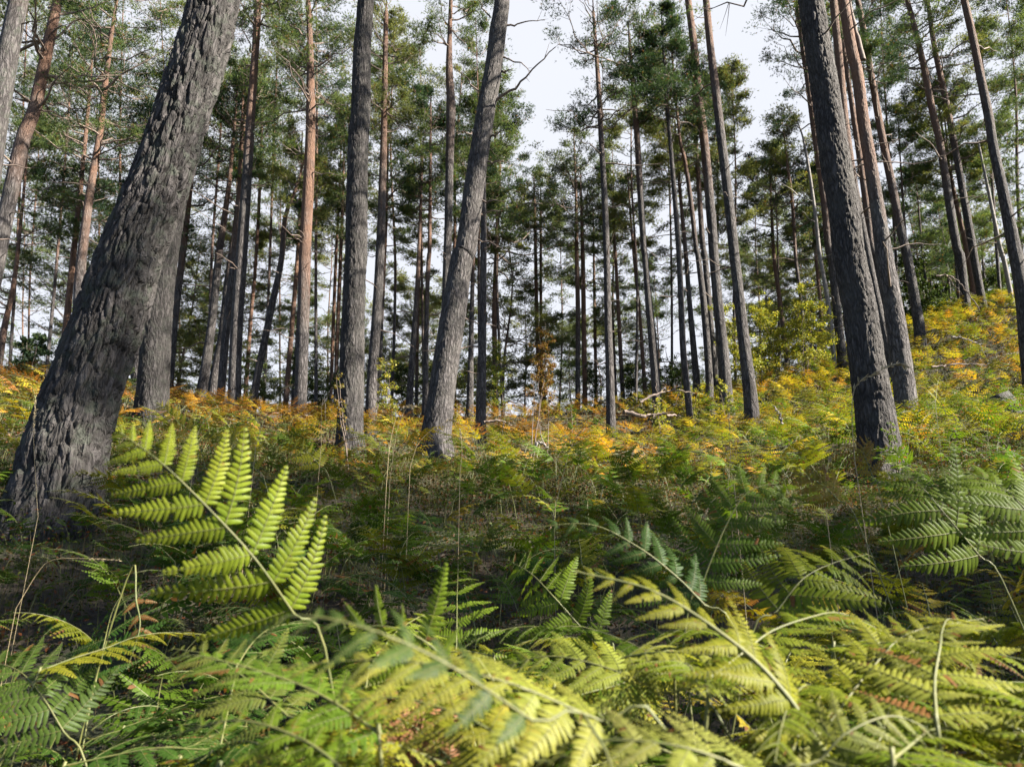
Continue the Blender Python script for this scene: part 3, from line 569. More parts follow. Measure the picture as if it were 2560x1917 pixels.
def x_on(pts, y):
    ys_ = [p[1] for p in pts][::-1]; xs_ = [p[0] for p in pts][::-1]; return float(np.interp(y, ys_, xs_))
for i, (xb, Y, xt, yt, cb, hw, tone) in enumerate(BG):
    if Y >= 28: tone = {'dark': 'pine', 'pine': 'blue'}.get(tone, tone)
    c0 = (yt + cb) / 2
    s_, pts_ = min(shorts, key=lambda a: abs(x_on(a[1], c0) - xt))
    side = 'right of' if x_on(pts_, c0) < xt else 'left of'
    size = 'small' if Y >= 31 else ('tall' if yt < 100 else 'middling')
    lab = words(f'{size} {TONEW[tone]} background pine, its crown {side} {s_}')
    names_used[lab] = names_used.get(lab, 0) + 1
    if names_used[lab] > 1: lab = words(f'{size} {TONEW[tone]} background pine, its broader crown lower {side} {s_}')
    if Y >= 28: cb = min(cb + 130, 960)
    ybase = 985 if xb < 1900 else 985 - (xb - 1900) * .42
    sl = (xt - xb) / (yt - ybase)
    wb = .125 / (Y / cos(PITCH)) * FPX * (.8 if Y > 30 else 1)
    p0 = (xb, ybase, wb); ys_ = [ybase * .66 + yt * .34, ybase * .33 + yt * .67]
    q = random.Random(i)
    pts = [p0] + [(xb + sl * (y - ybase) + q.uniform(-7, 7), y, wb * f) for y, f in zip(ys_, (.8, .55))] + [(xt, max(yt, -250) + 30, wb * .22)]
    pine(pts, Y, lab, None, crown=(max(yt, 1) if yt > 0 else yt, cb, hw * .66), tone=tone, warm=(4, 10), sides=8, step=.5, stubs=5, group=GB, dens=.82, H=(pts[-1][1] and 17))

# rows farther back, whose copies share their foliage
def master(i, tone, Ht, h0, hw, dist=34, dn=.8):
    P_ = np.array([(0, 0, 0), (.1 * (i % 3 - 1), 0, Ht * .3), (.25 * (i % 4 - 1.5), .1, Ht * .66), (.2, 0, Ht)]); R_ = np.array([.0062 * Ht, .005 * Ht, .0035 * Ht, .01])
    mb, (s2, Pm, R) = trunk_mesh(P_, R_, 7, .6, (2, 8), 0, 0, i, 8)
    return (mb.mesh('trunk', [M_BARK, M_TWIG]), crown_mesh(s2, Pm, R, h0, Ht, hw, dist, tone, 500 + i, dn))
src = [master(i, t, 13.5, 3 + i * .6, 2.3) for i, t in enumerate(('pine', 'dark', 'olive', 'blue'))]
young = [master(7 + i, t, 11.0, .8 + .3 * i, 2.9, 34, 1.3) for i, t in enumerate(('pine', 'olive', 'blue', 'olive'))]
TN = ('mid-green', 'dark green', 'olive', 'blue-green'); TY = ('mid-green', 'olive', 'blue-green', 'yellowish')
r_ = np.random.default_rng(11)
def side_of(px, py):
    s_, pts_ = min(shorts, key=lambda a: abs(x_on(a[1], py) - px)); return ('right of' if x_on(pts_, py) < px else 'left of'), s_
for i in range(74):
    yg = i >= 26
    Y = r_.uniform(27, 42) if yg else r_.uniform(36, 58); px = r_.uniform(-60, 2620) if not yg else -40 + (i - 26) * 56 + r_.uniform(-25, 25)
    if yg and r_.random() < .1: continue
    X = (px - 1280) / FPX * Y / cos(PITCH) * 1.02
    if 655 < px < 735 or 1340 < px < 1375 or (not yg and (i % 6 or 900 < px < 1800)): continue
    z = float(gz(X, Y)); e = empty('pine_tree', (X, Y, z)); k = i % 4
    e.rotation_euler = (0, 0, r_.uniform(0, 6.28)); s = r_.uniform(.72, 1.05); e.scale = (s, s, s * r_.uniform(.9, 1.1))
    S4 = young if yg else src
    obj('trunk', S4[k][0], e); obj('crown', S4[k][1], e)
    a, b = side_of(px, 800)
    lab = words(f"{'low bushy young' if yg else 'small distant'} {(TY if yg else TN)[k]} pine far behind, low down {a} {b}")
    tag(e, lab, 'pine tree', 'distant pines low between the trunks')
# unseen pines added on the right to throw shade across the middle of the bracken
SHADE = [(12, .2, .25), (14.5, 2, .2), (17, -.8, .3), (11.5, 2.6, .2)]
SHADE += [(12.6, -.75, 0), (15.5, .6, 0)]  # narrow, dense pines added for more shade
for i, (X, Y, r0) in enumerate(SHADE):
    z = float(gz(X, Y)); e = empty('pine_tree', (X, Y, z)); e.rotation_euler = (0, 0, i * 1.3); s = 1.05 + .1 * (i % 3); e.scale = (s, s, s) if r0 else (.42, .42, 1.08)
    q = src[i % 3] if r0 else young[0]; obj('trunk', q[0], e); obj('crown', q[1], e)
    tag(e, f"added shade pine out of view to the right, {('nearest the slope foot','tall one by the gap','lowest on the slope','farthest uphill', 'slender one at the front', 'slender one behind')[i]}", 'pine tree', 'added shade pines out of view on the right')
# ================================================================= bracken
GREEN, DEEP, LIME, YELLOW, ORANGE, RUST, PALE = (.054, .104, .010), (.028, .064, .012), (.150, .168, .014), (.20, .175, .022), (.25, .125, .024), (.14, .062, .022), (.165, .195, .035)
def frond(mb, path, S, Lp, n, ang=68, droop=.25, lod=1, tint=GREEN, tip=None, seed=0, start=.02, w0=.0035, fold=0.0, stalk_mat=1, browning=.04, pk=.20, tap=.85):
    """a bracken blade: rachis with opposite leaflets, each cut into lobes. S = sideways direction of the blade"""
    r_ = np.random.default_rng(seed); tint = np.array(tint); tip = np.array(tip if tip is not None else tint * 1.1)
    K_ = 40; path = rint(path, K_); Tn = nrm(np.gradient(path, axis=0))
    S = np.asarray(S, float); S = nrm(S - (Tn @ S)[:, None] * Tn); Nn = np.cross(S, Tn); Nn = Nn * (1 if Nn.mean(0) @ np.array([0, -.5, 1]) > 0 else -1)
    V, F = tubes(path[None], np.linspace(w0, w0 * .25, K_)[None], 5)
    mb.add(V, F, stalk_mat)
    t = start + (1 - start) * (1 - (1 - np.linspace(0, .985, n)) ** 1.25)
    t = np.repeat(t, 2); sg = np.tile([1., -1.], n); t = np.clip(t + r_.normal(0, .008, 2 * n), 0, .99)
    u = t * (K_ - 1); i = np.minimum(u.astype(int), K_ - 2); fr = (u - i)[:, None]
    lerp = lambda A_: A_[i] * (1 - fr) + A_[i + 1] * fr
    B_, T_, S_, N_ = lerp(path), nrm(lerp(Tn)), nrm(lerp(S)), nrm(lerp(Nn))
    tt = (t - start) / (1 - start)
    L = Lp * (1 - tt) ** tap * (1 - .12 * np.exp(-tt / .06)) * r_.uniform(.80, 1.08, 2 * n) * np.where(r_.random(2 * n) < .05, r_.uniform(.3, .7, 2 * n), 1) + Lp * .03
    al = np.radians(ang - 22 * tt + r_.normal(0, 5, 2 * n))
    D = np.cos(al)[:, None] * T_ + np.sin(al)[:, None] * sg[:, None] * S_
    D = nrm(D + N_ * (fold + r_.normal(0, .13, 2 * n))[:, None])
    dr = droop * r_.uniform(.4, 1.5, 2 * n)
    cv = r_.normal(.10, .08, 2 * n)
    npq = {0: 16, 1: 10, 2: 6}[lod]
    s = (np.arange(npq) + .6) / npq
    def pin(s):
        s = np.asarray(s)[None, :, None]
        return B_[:, None] + L[:, None, None] * (D[:, None] * s - N_[:, None] * dr[:, None, None] * s ** 2 + T_[:, None] * cv[:, None, None] * s ** 2)
    C = pin(s); C2 = pin(s + .02); Tp = nrm(C2 - C)
    Np = nrm(N_[:, None] - (N_[:, None] * Tp).sum(-1, keepdims=True) * Tp); Sp = np.cross(Tp, Np)
    # midribs
    rib = pin(np.linspace(0, 1, 7)); wr = np.maximum(L * .006, .0006 if lod == 0 else .0012)
    V, F = tubes(rib, wr[:, None] * np.linspace(1, .3, 7)[None], 3); mb.add(V, F, stalk_mat)
    sp = L / npq                                # spacing of the lobes
    lq = (L[:, None] * pk * (1 - s[None] ** 1.6) ** .8 * np.minimum(1, .75 + s[None] * 1.2) + L[:, None] * .018) * r_.uniform(.82, 1.1, (2 * n, npq)) * np.where(r_.random((2 * n, npq)) < .03, .35, 1)
    wq = sp[:, None] * (.43 if lod == 0 else .5) * np.ones_like(lq) * (1 - .35 * s[None]) ** .5
    be = np.radians(74 - 26 * s)[None] + r_.normal(0, .06, (2 * n, npq))
    cm = np.clip(r_.normal(.5, .25, 2 * n), 0, 1)
    brown = np.array([.15, .075, .03])
    for sd_ in (1, -1):
        Q = np.cos(be)[..., None] * Tp + sd_ * np.sin(be)[..., None] * Sp
        W = nrm(np.cross(Np, Q)) * sd_
        curl = r_.uniform(.05, .35, (2 * n, npq))[..., None]
        o = C
        l_ = lq[..., None]; w_ = wq[..., None]
        if lod == 0:
            a = [0, .3, .65, .9, 1.0]; b = [1.0, 1.0, .9, .58, .0]
            rows = []
            for aa, bb in zip(a, b):
                c = o + Q * l_ * aa - Np * l_ * curl * aa * aa
                if bb == 0: rows.append([c])
                else: rows.append([c - W * w_ * bb - Np * w_ * .35, c, c + W * w_ * bb - Np * w_ * .35])
            V = np.stack([p for r in rows for p in r], 2); k = V.shape[2]
            base = (np.arange(V.shape[0] * V.shape[1]) * k)[:, None, None]
            f4 = np.array([[q * 3 + j, q * 3 + j + 1, q * 3 + j + 4, q * 3 + j + 3] for q in range(3) for j in (0, 1)]); f3 = np.array([[9, 10, 12], [10, 11, 12]])
        elif lod == 1:
            V = np.stack([o - W * w_ * .9, o + W * w_ * .9, o + Q * l_ * .62 + W * w_ * .85 - Np * l_ * curl * .4, o + Q * l_ - Np * l_ * curl, o + Q * l_ * .62 - W * w_ * .85 - Np * l_ * curl * .4], 2); k = 5
            base = (np.arange(V.shape[0] * V.shape[1]) * k)[:, None, None]
            f4 = np.array([[0, 1, 2, 4]]); f3 = np.array([[4, 2, 3]])
        else:
            V = np.stack([o - W * w_ * 1.0, o + W * w_ * 1.0, o + Q * l_ - Np * l_ * curl], 2); k = 3
            base = (np.arange(V.shape[0] * V.shape[1]) * k)[:, None, None]; f4 = None; f3 = np.array([[0, 1, 2]])
        m = cm[:, None] * .4 + s[None] * .45 + tt[:, None] * .15 + r_.normal(0, .08, (2 * n, npq))
        col = tint + (tip - tint) * np.clip(m, 0, 1)[..., None]
        bw = ((r_.random((2 * n, 1)) < browning) & (s[None] > r_.random((2 * n, 1)) * .8)) | (r_.random((2 * n, npq)) < browning * .4)
        col = np.where(bw[..., None], brown * r_.uniform(.7, 1.3), col)
        colv = np.repeat(col[:, :, None], k, 2).reshape(-1, 3)
        n0 = mb.n
        mb.add(V.reshape(-1, 3), (base + f3[None]).reshape(-1, 3), 0, tint=colv)
        if f4 is not None: mb.F.setdefault((4, 0), []).append((base + f4[None]).reshape(-1, 4) + n0)
def stalk(mb, pts, w0, w1, mat=0, k=14):
    V, F = tubes(rint(pts, k)[None], np.linspace(w0, w1, k)[None], 6); mb.add(V, F, mat)

GF = 'bracken fronds'
n_ferns = 0
def hero(label, pts, Lp, n, roll=0, tint=GREEN, tip=None, ang=68, droop=.25, lod=0, browning=.012, w0=.0021, fold=0., pk=.2, start=.02):
    """a frond seen close up; pts (px, py, metres ahead) from the base of the blade to its tip; Lp = longest leaflet in pixels"""
    global n_ferns; n_ferns += 1
    P_ = np.array([at(*p)[0] for p in pts]); s = at(*pts[0])[1]
    d = P_[len(P_) // 2] - P_[0]; d -= (d @ Fv) * Fv; d = nrm(d)
    Simg = np.cross(d, Fv); S = cos(rad(roll)) * Simg + sin(rad(roll)) * Fv * (1 if Simg[2] > 0 else -1)
    # root: below the blade, a little behind
    dd = nrm(P_[0] - P_[1]); f = P_[0] + dd * .25; fx, fy = f[0] + .1 * dd[0], max(f[1], .35); root = np.array([fx, fy, float(gz(fx, fy)) - .03])
    e = empty('bracken_fern', hp(root)); P_ = P_ - root
    m1 = MB(); stalk(m1, np.array([(0, 0, 0), P_[0] * .5 + dd * .12, P_[0] + dd * .10, P_[0]]) if P_[0][2] > .25 else np.array([(0, 0, 0), P_[0] * .6, P_[0]]), w0 * 1.25, w0)
    obj('stalk', m1.mesh('stalk', [M_STEM]), e)
    m2 = MB(); frond(m2, P_, S, Lp * s, n, ang, droop, lod, tint, tip, n_ferns * 7, start, w0, fold, 1, browning, pk, .62)
    obj('frond', m2.mesh('frond', [M_FERN, M_STEM]), e)
    return tag(e, label, 'fern', GF)
H = hero
LG = (.095, .145, .014)
H('big bright green frond leaning left before the massive trunk, tallest on the left', [(735,1534,1.15),(640,1400,1.1),(521,1270,1.07),(404,1157,1.05),(300,1080,1.05)], 285, 10, 26, (.112, .168, .013), (.20, .22, .025), droop=.2, pk=.18, browning=0)
H('frond holding two leaflets straight up like ears, right of the big leaning frond', [(1110,1640,1.1),(1040,1590,1.1),(960,1565,1.11),(860,1570,1.12)], 230, 6, 12, (.115, .17, .015), ang=80, droop=.05, pk=.17)
H('blurred dark arching frond very close to the viewer below the big leaning frond', [(1330,1800,.66),(1100,1650,.62),(880,1560,.60),(700,1545,.62),(590,1640,.64)], 170, 12, 76, (0.043, 0.074, 0.019), w0=.0015)
H('out-of-focus pale frond lying flat at the lower centre', [(1500,1800,.80),(1250,1700,.76),(980,1650,.76),(700,1665,.80)], 250, 13, 77, PALE, (.25, .24, .05), w0=.0017)
H('large yellow-green frond arching up to the left with a thick pale midrib, right of centre', [(2073,1902,.95),(1963,1734,.95),(1835,1607,.97),(1639,1480,1.0),(1436,1427,1.02)], 240, 13, 58, LIME, (0.186, 0.180, 0.025), w0=.0045, droop=.3)
H('yellow-green frond with layered leaflets rising to the right edge', [(2055,1832,1.0),(2183,1665,1.08),(2280,1580,1.15),(2460,1545,1.25)], 250, 12, 68, LIME, (0.167, 0.174, 0.025))
H('fan-shaped frond with long drooping leaflets at right of centre', [(1940,1530,1.6),(2010,1445,1.62),(2090,1405,1.7),(2170,1385,1.8)], 250, 9, 62, LG, (0.155, 0.161, 0.019), droop=.35)
H('upright green frond with a curled tip bending right, in front of the slope', [(1755,1460,1.6),(1783,1387,1.6),(1822,1300,1.6),(1870,1230,1.6),(1945,1212,1.6),(1996,1262,1.58)], 165, 11, 35, GREEN, (0.087, 0.124, 0.019), ang=72, droop=.3)
H('dark green frond with hanging leaflets curving left across the middle', [(1760,1510,1.5),(1690,1440,1.5),(1592,1365,1.5),(1471,1310,1.5),(1305,1322,1.5)], 125, 12, 30, (0.037, 0.074, 0.019), droop=.6)
H('small upright frond with tiers of level leaflets, centre left', [(1140,1645,1.9),(1142,1560,1.95),(1143,1480,2.1),(1146,1410,2.35)], 165, 8, 4, LG, ang=84, droop=.25)
H('crisp green frond leaning left among the yellow-green ones in the centre', [(1490,1610,1.8),(1384,1491,1.8),(1326,1432,1.9),(1270,1400,2.0)], 165, 10, 18, LG, ang=70)
H('clear green frond with long leaflets in shade below the big black-sided trunk', [(2450,1390,2.0),(2357,1278,2.0),(2310,1223,2.05),(2255,1180,2.1)], 240, 8, 20, (0.093, 0.136, 0.019), ang=66)
H('bright frond cut by the right edge below the slope', [(2640,1380,1.7),(2560,1270,1.7),(2500,1215,1.75),(2420,1180,1.8)], 230, 9, 24, (0.099, 0.143, 0.019))
H('pale silvery frond tip hanging down by the right edge', [(2640,1300,1.8),(2560,1300,1.8),(2500,1330,1.8),(2470,1400,1.8)], 120, 8, 20, (0.155, 0.192, 0.105), droop=.4)
H('dim frond on a thick bent stalk at the lower left edge', [(160,1830,1.7),(98,1730,1.7),(35,1670,1.75),(-60,1650,1.8)], 210, 9, 58, (0.056, 0.093, 0.019))
H('shaded frond standing left of the big leaning frond base', [(240,1700,2.2),(262,1600,2.25),(280,1530,2.4),(300,1490,2.6)], 190, 8, 12, DEEP, ang=82)
H('frond with slim pale midrib at the lower right, near the right edge', [(2507,1800,1.3),(2440,1730,1.3),(2362,1676,1.35),(2240,1650,1.4)], 180, 10, 50, LIME)
H('short pale arch of a frond at the bottom right', [(2050,1900,.88),(2120,1830,.88),(2240,1790,.9),(2370,1850,.92)], 140, 9, 62, PALE, (0.186, 0.186, 0.062))
H('flat blurred frond along the bottom edge right of centre', [(1950,1960,.78),(1720,1870,.76),(1500,1850,.78),(1290,1880,.8)], 230, 12, 78, PALE, (0.198, 0.192, 0.062))
H('yellowing flat frond above the dead brown leaves at bottom centre', [(1330,1900,.85),(1180,1800,.88),(1000,1745,.92),(790,1760,.95)], 230, 12, 76, LIME, (0.223, 0.186, 0.043))
H('green flat frond at the bottom, left of centre', [(900,1960,.8),(760,1850,.84),(590,1800,.88),(420,1840,.92)], 210, 10, 75, LG)
H('light frond half hidden under the large arching yellow-green one', [(1650,1730,1.2),(1520,1670,1.22),(1370,1640,1.25),(1220,1680,1.28)], 190, 11, 72, PALE)
H('mid-green frond spreading left below the big leaning frond', [(720,1790,1.2),(620,1700,1.25),(530,1640,1.3),(430,1620,1.35)], 190, 10, 68, (0.062, 0.099, 0.019), (0.124, 0.124, 0.031))
H('dead pinkish-brown frond crumpled at the bottom centre', [(1130,1900,1.15),(1040,1820,1.15),(950,1780,1.15),(850,1760,1.18)], 170, 9, 45, (0.223, 0.105, 0.062), (0.260, 0.136, 0.074), droop=.6)
H('dead rusty frond lying left of the crumpled pinkish one', [(980,1900,1.2),(900,1840,1.2),(820,1815,1.2),(740,1830,1.25)], 150, 9, 50, (0.186, 0.081, 0.043), (0.223, 0.112, 0.056), droop=.7)
H('brown withered tip hanging among dim fronds at lower left', [(340,1500,2.0),(350,1560,1.98),(335,1620,1.96),(318,1670,1.95)], 45, 7, 20, (0.149, 0.068, 0.025), lod=1)
H('yellow-green frond lit by the sun right of the massive leaning trunk', [(640,1175,4.4),(600,1130,4.45),(560,1098,4.5),(508,1080,4.55)], 80, 10, 25, LIME, YELLOW, lod=1)
H('small lit yellow frond left of the thick dark upright trunk', [(800,1165,4.8),(770,1130,4.8),(730,1112,4.85),(708,1100,4.9)], 70, 9, 30, LIME, YELLOW, lod=1)
H('yellow pointed frond just right of the foot of the dark trunk behind the massive one', [(470,1075,5.5),(440,1050,5.5),(415,1025,5.5),(393,1008,5.5)], 50, 9, 15, YELLOW, lod=1)
H('orange-edged frond pointing up at the foot of the big black-sided trunk', [(2180,1185,3.4),(2168,1155,3.4),(2158,1125,3.4),(2172,1095,3.4)], 70, 9, 10, (0.186, 0.161, 0.019), ORANGE, lod=1, browning=.15)
H('green and orange frond leaning left below the big black-sided trunk', [(2095,1250,2.9),(2060,1215,2.9),(2015,1190,2.95),(1968,1178,3.0)], 85, 10, 25, (0.124, 0.136, 0.019), ORANGE, lod=0, browning=.15)
H('star of lit green-yellow leaflets right of the sunlit flaking trunk', [(2340,1000,7.5),(2342,975,7.6),(2345,955,7.8),(2350,940,8.0)], 42, 6, 5, LIME, YELLOW, lod=1, ang=80)

# more tall fronds close to the viewer, filling the foreground
nr = np.random.default_rng(77)
NEAR = [(LG, (.16,.18,.02), 'green'), (LIME, (.24,.225,.026), 'yellow-green'), (PALE, (.26,.26,.05), 'pale'), (GREEN, (.10,.15,.02), 'mid-green')]
for j in range(135):
    q = (j + .5) / 135; y_ = nr.uniform(.95, 2.3); px = 330 + 2330 * ((q * 7.37) % 1); py = 1480 + 420 * ((j * .618) % 1) ** .8
    if px < 700: py = max(py, 1760) if nr.random() < .7 else py
    if px < 1250 and py < 1600: y_ = max(y_, 1.9)
    az = nr.uniform(0, 6.28); d = np.array([cos(az), sin(az), 0]) ; p, s = at(px, py, y_)
    Lb = nr.uniform(.34, .56); m = 6; e0 = nr.uniform(.05, .5); e1 = nr.uniform(-.5, -.05); P_ = [p - d * Lb * .5 - np.array([0, 0, .10])]
    for k in range(m): e_ = e0 + (e1 - e0) * k / (m - 1); P_.append(P_[-1] + Lb / m * (d * cos(e_) + np.array([0, 0, sin(e_)]) + nr.normal(0, .06, 3)))
    P_ = np.array(P_); gx, gy = P_[0][0] - d[0] * .12, P_[0][1] - d[1] * .12; 
    if (P_[:, 1].min() < .5): continue
    root = np.array([gx, gy, float(gz(gx, gy)) - .03]); e = empty('bracken_fern', hp(root)); P_ = P_ - root; S = nrm(np.array([-d[1], d[0], nr.normal(0, .14)]))
    m1 = MB(); stalk(m1, np.array([(0, 0, 0), P_[0] * np.array([.2, .2, .5]), P_[0] * .97 , P_[0]]), .0032, .0024); obj('stalk', m1.mesh('stalk', [M_STEM]), e)
    ti, tp, wd = NEAR[int(nr.choice(4, p=[.32, .34, .12, .22]))] if px > 850 or nr.random() < .2 else (DEEP, (.045, .09, .015), 'deep green'); m2 = MB(); frond(m2, P_, S, nr.uniform(.105, .165), 15, nr.uniform(62, 74), nr.uniform(.12, .4), 0, ti, tp, 900 + j, .02, .0022, 0, 1, .03, .21, .7)  # deep green towards the left puts shade into the leaf colour
    obj('frond', m2.mesh('frond', [M_FERN, M_STEM]), e); n_ferns += 1
    band = 'along the very bottom edge' if py > 1780 else ('in the lower foreground' if py > 1620 else 'at the upper edge of the bright foreground')
    lean = 'pointing left' if d[0] < -.4 else ('pointing right' if d[0] > .4 else ('pointing away' if d[1] > 0 else 'pointing at the viewer'))
    mk, _x = min([(f[1], f[3][0][0]) for f in FRONT if f[1] != f[0]], key=lambda a: abs(a[1] - px))
    tag(e, ' '.join(f"{wd} frond {lean}, {band}, {'left' if px < _x else 'right'} below {mk}".split()[:16]), 'fern', GF)

# library of fronds used for the bracken that covers the slope
def lib_frond(seed, lod, tint, tip, n=None):
    r_ = np.random.default_rng(seed); h = r_.uniform(.30, .46); Lb = r_.uniform(.42, .58); lean = r_.uniform(.05, .2)
    e0 = r_.uniform(.55, 1.0); e1 = r_.uniform(-.75, .1)
    P0 = np.array([lean, 0, h]); pts = [P0]; m = 6
    for k in range(m):
        e = e0 + (e1 - e0) * k / (m - 1); pts.append(pts[-1] + Lb / m * np.array([cos(e), r_.normal(0, .06), sin(e)]))
    S = nrm(np.array([0, 1, r_.normal(0, .25)]))
    m1 = MB(); stalk(m1, np.array([(0, 0, -.06), (lean * .25, 0, h * .5), P0 * .98, pts[0]]), .0035, .0028, 0, 6)
    m2 = MB(); frond(m2, np.array(pts), S, r_.uniform(.15, .22), n or {0: 14, 1: 12, 2: 9}[lod], r_.uniform(62, 74), r_.uniform(.1, .5), lod, tint, tip, seed, .02, .0028, 0, 1, r_.choice([.02, .06, .15]), .2)
    return m1, m2
PAL = {'green': (GREEN, (.080, .130, .014)), 'deep': (DEEP, (.042, .085, .015)), 'lime': ((.105, .135, .014), (.18, .18, .02)), 'yellow': ((.22, .20, .018), (.32, .23, .025)),
       'orange': ((.27, .165, .022), (.37, .15, .028)), 'rust': ((.19, .080, .026), (.27, .115, .038))}
WORD = {'green': 'green', 'deep': 'deep green', 'lime': 'yellow-green', 'yellow': 'yellow', 'orange': 'orange', 'rust': 'rusty brown'}
sr = np.random.default_rng(21)
def choose(x, y):
    """autumn colour by place: green near the viewer, yellow to rust towards the crest and at the far left; near left darkened to stand in for shade"""
    v = float(vnoise2(x * .55 + 20, y * .55 + 7)); a = np.clip((y - 5.5) / 11, 0, 1) + (v - .5) * .9 + (.22 if x < -2.5 and y > 5 else 0) - (.42 if x > 4 else 0) + sr.normal(0, .13)
    if x < -.25 and y < 4.2: return sr.choice(['deep', 'green', 'lime'], p=[.62, .3, .08])  # mostly deep green at near left, shade painted into the fronds
    if a < .12: return sr.choice(['green', 'deep', 'lime'], p=[.56, .26, .18])
    if x > 4 and y > 9 and a >= .4: return sr.choice(['lime', 'yellow', 'orange', 'green'], p=[.42, .36, .1, .12])
    if a < .40: return sr.choice(['green', 'lime', 'yellow'], p=[.35, .5, .15])
    if a < .68: return sr.choice(['lime', 'yellow', 'orange', 'green'], p=[.42, .33, .12, .13])
    if a < .95: return sr.choice(['yellow', 'orange', 'lime', 'rust'], p=[.38, .27, .2, .15])
    return sr.choice(['orange', 'rust', 'yellow'], p=[.42, .3, .28])
feet = np.array([[*(at(f[3][0][0], f[3][0][1], f[4])[0][:2]), f[3][0][2] * at(f[3][0][0], f[3][0][1], f[4])[1] / 2] for f in FRONT])
def free(x, y):
    return np.all((feet[:, 0] - x) ** 2 + (feet[:, 1] - y) ** 2 > (feet[:, 2] + .06) ** 2)
big = feet[(feet[:, 2] > .13) & (feet[:, 1] < 12.5)]
def low(x, y):
    """bracken stays low just in front of the thick trunks, so that their feet show"""
    return .48 if np.any((np.abs(big[:, 0] - x * big[:, 1] / max(y, .5)) < .55) & (y < big[:, 1] + .3) & (y > big[:, 1] * .52)) else 1.0
def scatter(y0, y1, dens, wid=.80, margin=1.0):
    area = wid * (y1 ** 2 - y0 ** 2) + 2 * margin * (y1 - y0); n = int(area * dens); res = []
    y = np.sqrt(sr.uniform(0, 1, n) * (y1 ** 2 - y0 ** 2) + y0 ** 2); x = sr.uniform(-1, 1, n) * (wid * y + margin)
    return [(a, b) for a, b in zip(x, y) if free(a, b)]
LIB = {}
def lib(lod, c, k):
    if (lod, c, k) not in LIB:
        m1, m2 = lib_frond(1000 + k * 17 + lod, lod, *PAL[c]); LIB[lod, c, k] = (m1.mesh('stalk', [M_STEM]), m2.mesh('frond', [M_FERN, M_STEM]))
    return LIB[lod, c, k]
single = [(x, y) for (x, y) in scatter(1.5, 5.2, 9.5) if not (x < -.55 - .1 * y and y < 4.2 and sr.random() < .0) and not (abs(x) < .9 and y < 1.7)]
single.sort(key=lambda p: p[1]); rest = single[300 - n_ferns:] + [p for p in scatter(1.9, 5.2, 14.0)] + [p for p in scatter(1.4, 4.2, 14.0) if p[0] < -.2 - .1 * p[1]]; single = single[:300 - n_ferns]
lm = [(s_, [(p[0]) for p in pts_][0], Y_) for (_, s_, _, pts_, Y_) in FRONT if s_ != _]
used = {}
for i, (x, y) in enumerate(single):
    c = str(choose(x, y)); k = int(sr.integers(0, 7)); lod = 0 if y < 2.6 else 1
    st, fr = lib(lod, c, k); z = float(gz(x, y)); e = empty('bracken_fern', (x, y, z))
    s = sr.uniform(.55, .98) * low(x, y); az = sr.uniform(0, 6.28); e.rotation_euler = (sr.normal(0, .1), sr.normal(0, .1), az); e.scale = (s, s, s)
    obj('stalk', st, e); obj('frond', fr, e)
    px, py = proj((x, y, z + .45)); mk = min(lm, key=lambda a: abs(a[1] - px))
    depth = 'close by' if y < 2.3 else ('upslope' if y < 3.6 else 'mid-slope')
    side = 'left of' if px < mk[1] else 'right of'
    lean = 'left' if cos(az) < -.35 else ('right' if cos(az) > .35 else ('away' if sin(az) > 0 else 'forward'))
    siz = 'small' if s < .68 else ('large' if s > .84 else 'medium')
    lab = f'{siz} {WORD[c]} frond leaning {lean}, {depth}, {side} {mk[0]}'
    lab = ' '.join(lab.split()[:16]); tag(e, lab, 'fern', GF)
# the rest of the bracken cover, one mass
mass = MB(); raw = {}
def raw_frond(lod, c, k):
    if (lod, c, k) not in raw:
        m1, m2 = lib_frond(2000 + k * 31, lod, *PAL[c]); V = np.concatenate([*m1.V, *m2.V]); n1 = m1.n
        F = {}
        for (q, m), L_ in m1.F.items(): F.setdefault((q, 1), []).extend(L_)
        for (q, m), L_ in m2.F.items(): F.setdefault((q, m), []).extend([f + n1 for f in L_])
        ti = np.zeros((len(V), 3), np.float32)
        for i0, a in m2.A['tint']: ti[n1 + i0:n1 + i0 + len(a)] = a
        raw[lod, c, k] = (V, {kk: np.concatenate(v) for kk, v in F.items()}, ti)
    return raw[lod, c, k]
pts = rest + scatter(5.2, 9, 13, .9) + scatter(9, 15, 10, .95) + scatter(15, 27, 7.5, .98) + [p for p in scatter(10, 25, 17, .98) if p[0] > 4.5]
for (x, y) in pts:
    c = str(choose(x, y)); lod = 1 if y < 8.5 else 2; V, F, ti = raw_frond(lod, c, int(sr.integers(0, 6)))
    s = sr.uniform(.55, 1.0) * (1 if y < 7 else 1.2) * (1.15 if x > 5 and y > 10 else 1) * low(x, y); a = sr.uniform(0, 6.28); tx = sr.normal(0, .12)
    ca, sa = cos(a), sin(a); R_ = np.array([[ca, -sa, 0], [sa, ca, 0], [0, 0, 1]]) @ np.array([[1, 0, 0], [0, cos(tx), -sin(tx)], [0, sin(tx), cos(tx)]])
    n0 = mass.n; W = V @ R_.T * s + np.array([x, y, float(0)]); W[:, 2] += 0
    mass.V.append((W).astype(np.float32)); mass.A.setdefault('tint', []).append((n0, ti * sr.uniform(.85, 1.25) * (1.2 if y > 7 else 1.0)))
    for kk, f in F.items(): mass.F.setdefault(kk, []).append(f + n0)
    mass.n += len(V)
    mass.V[-1][:, 2] += GZ[np.searchsorted(xs, x) - 0 if False else 0, 0] * 0
zs = gz(np.array([p[0] for p in pts]), np.array([p[1] for p in pts]))
for V, z in zip(mass.V, zs): V[:, 2] += z
tag(obj('bracken', mass.mesh('bracken', [M_FERN, M_STEM], smooth=False)), 'dense autumn bracken covering the slope up to its crest', 'bracken', kind='stuff')

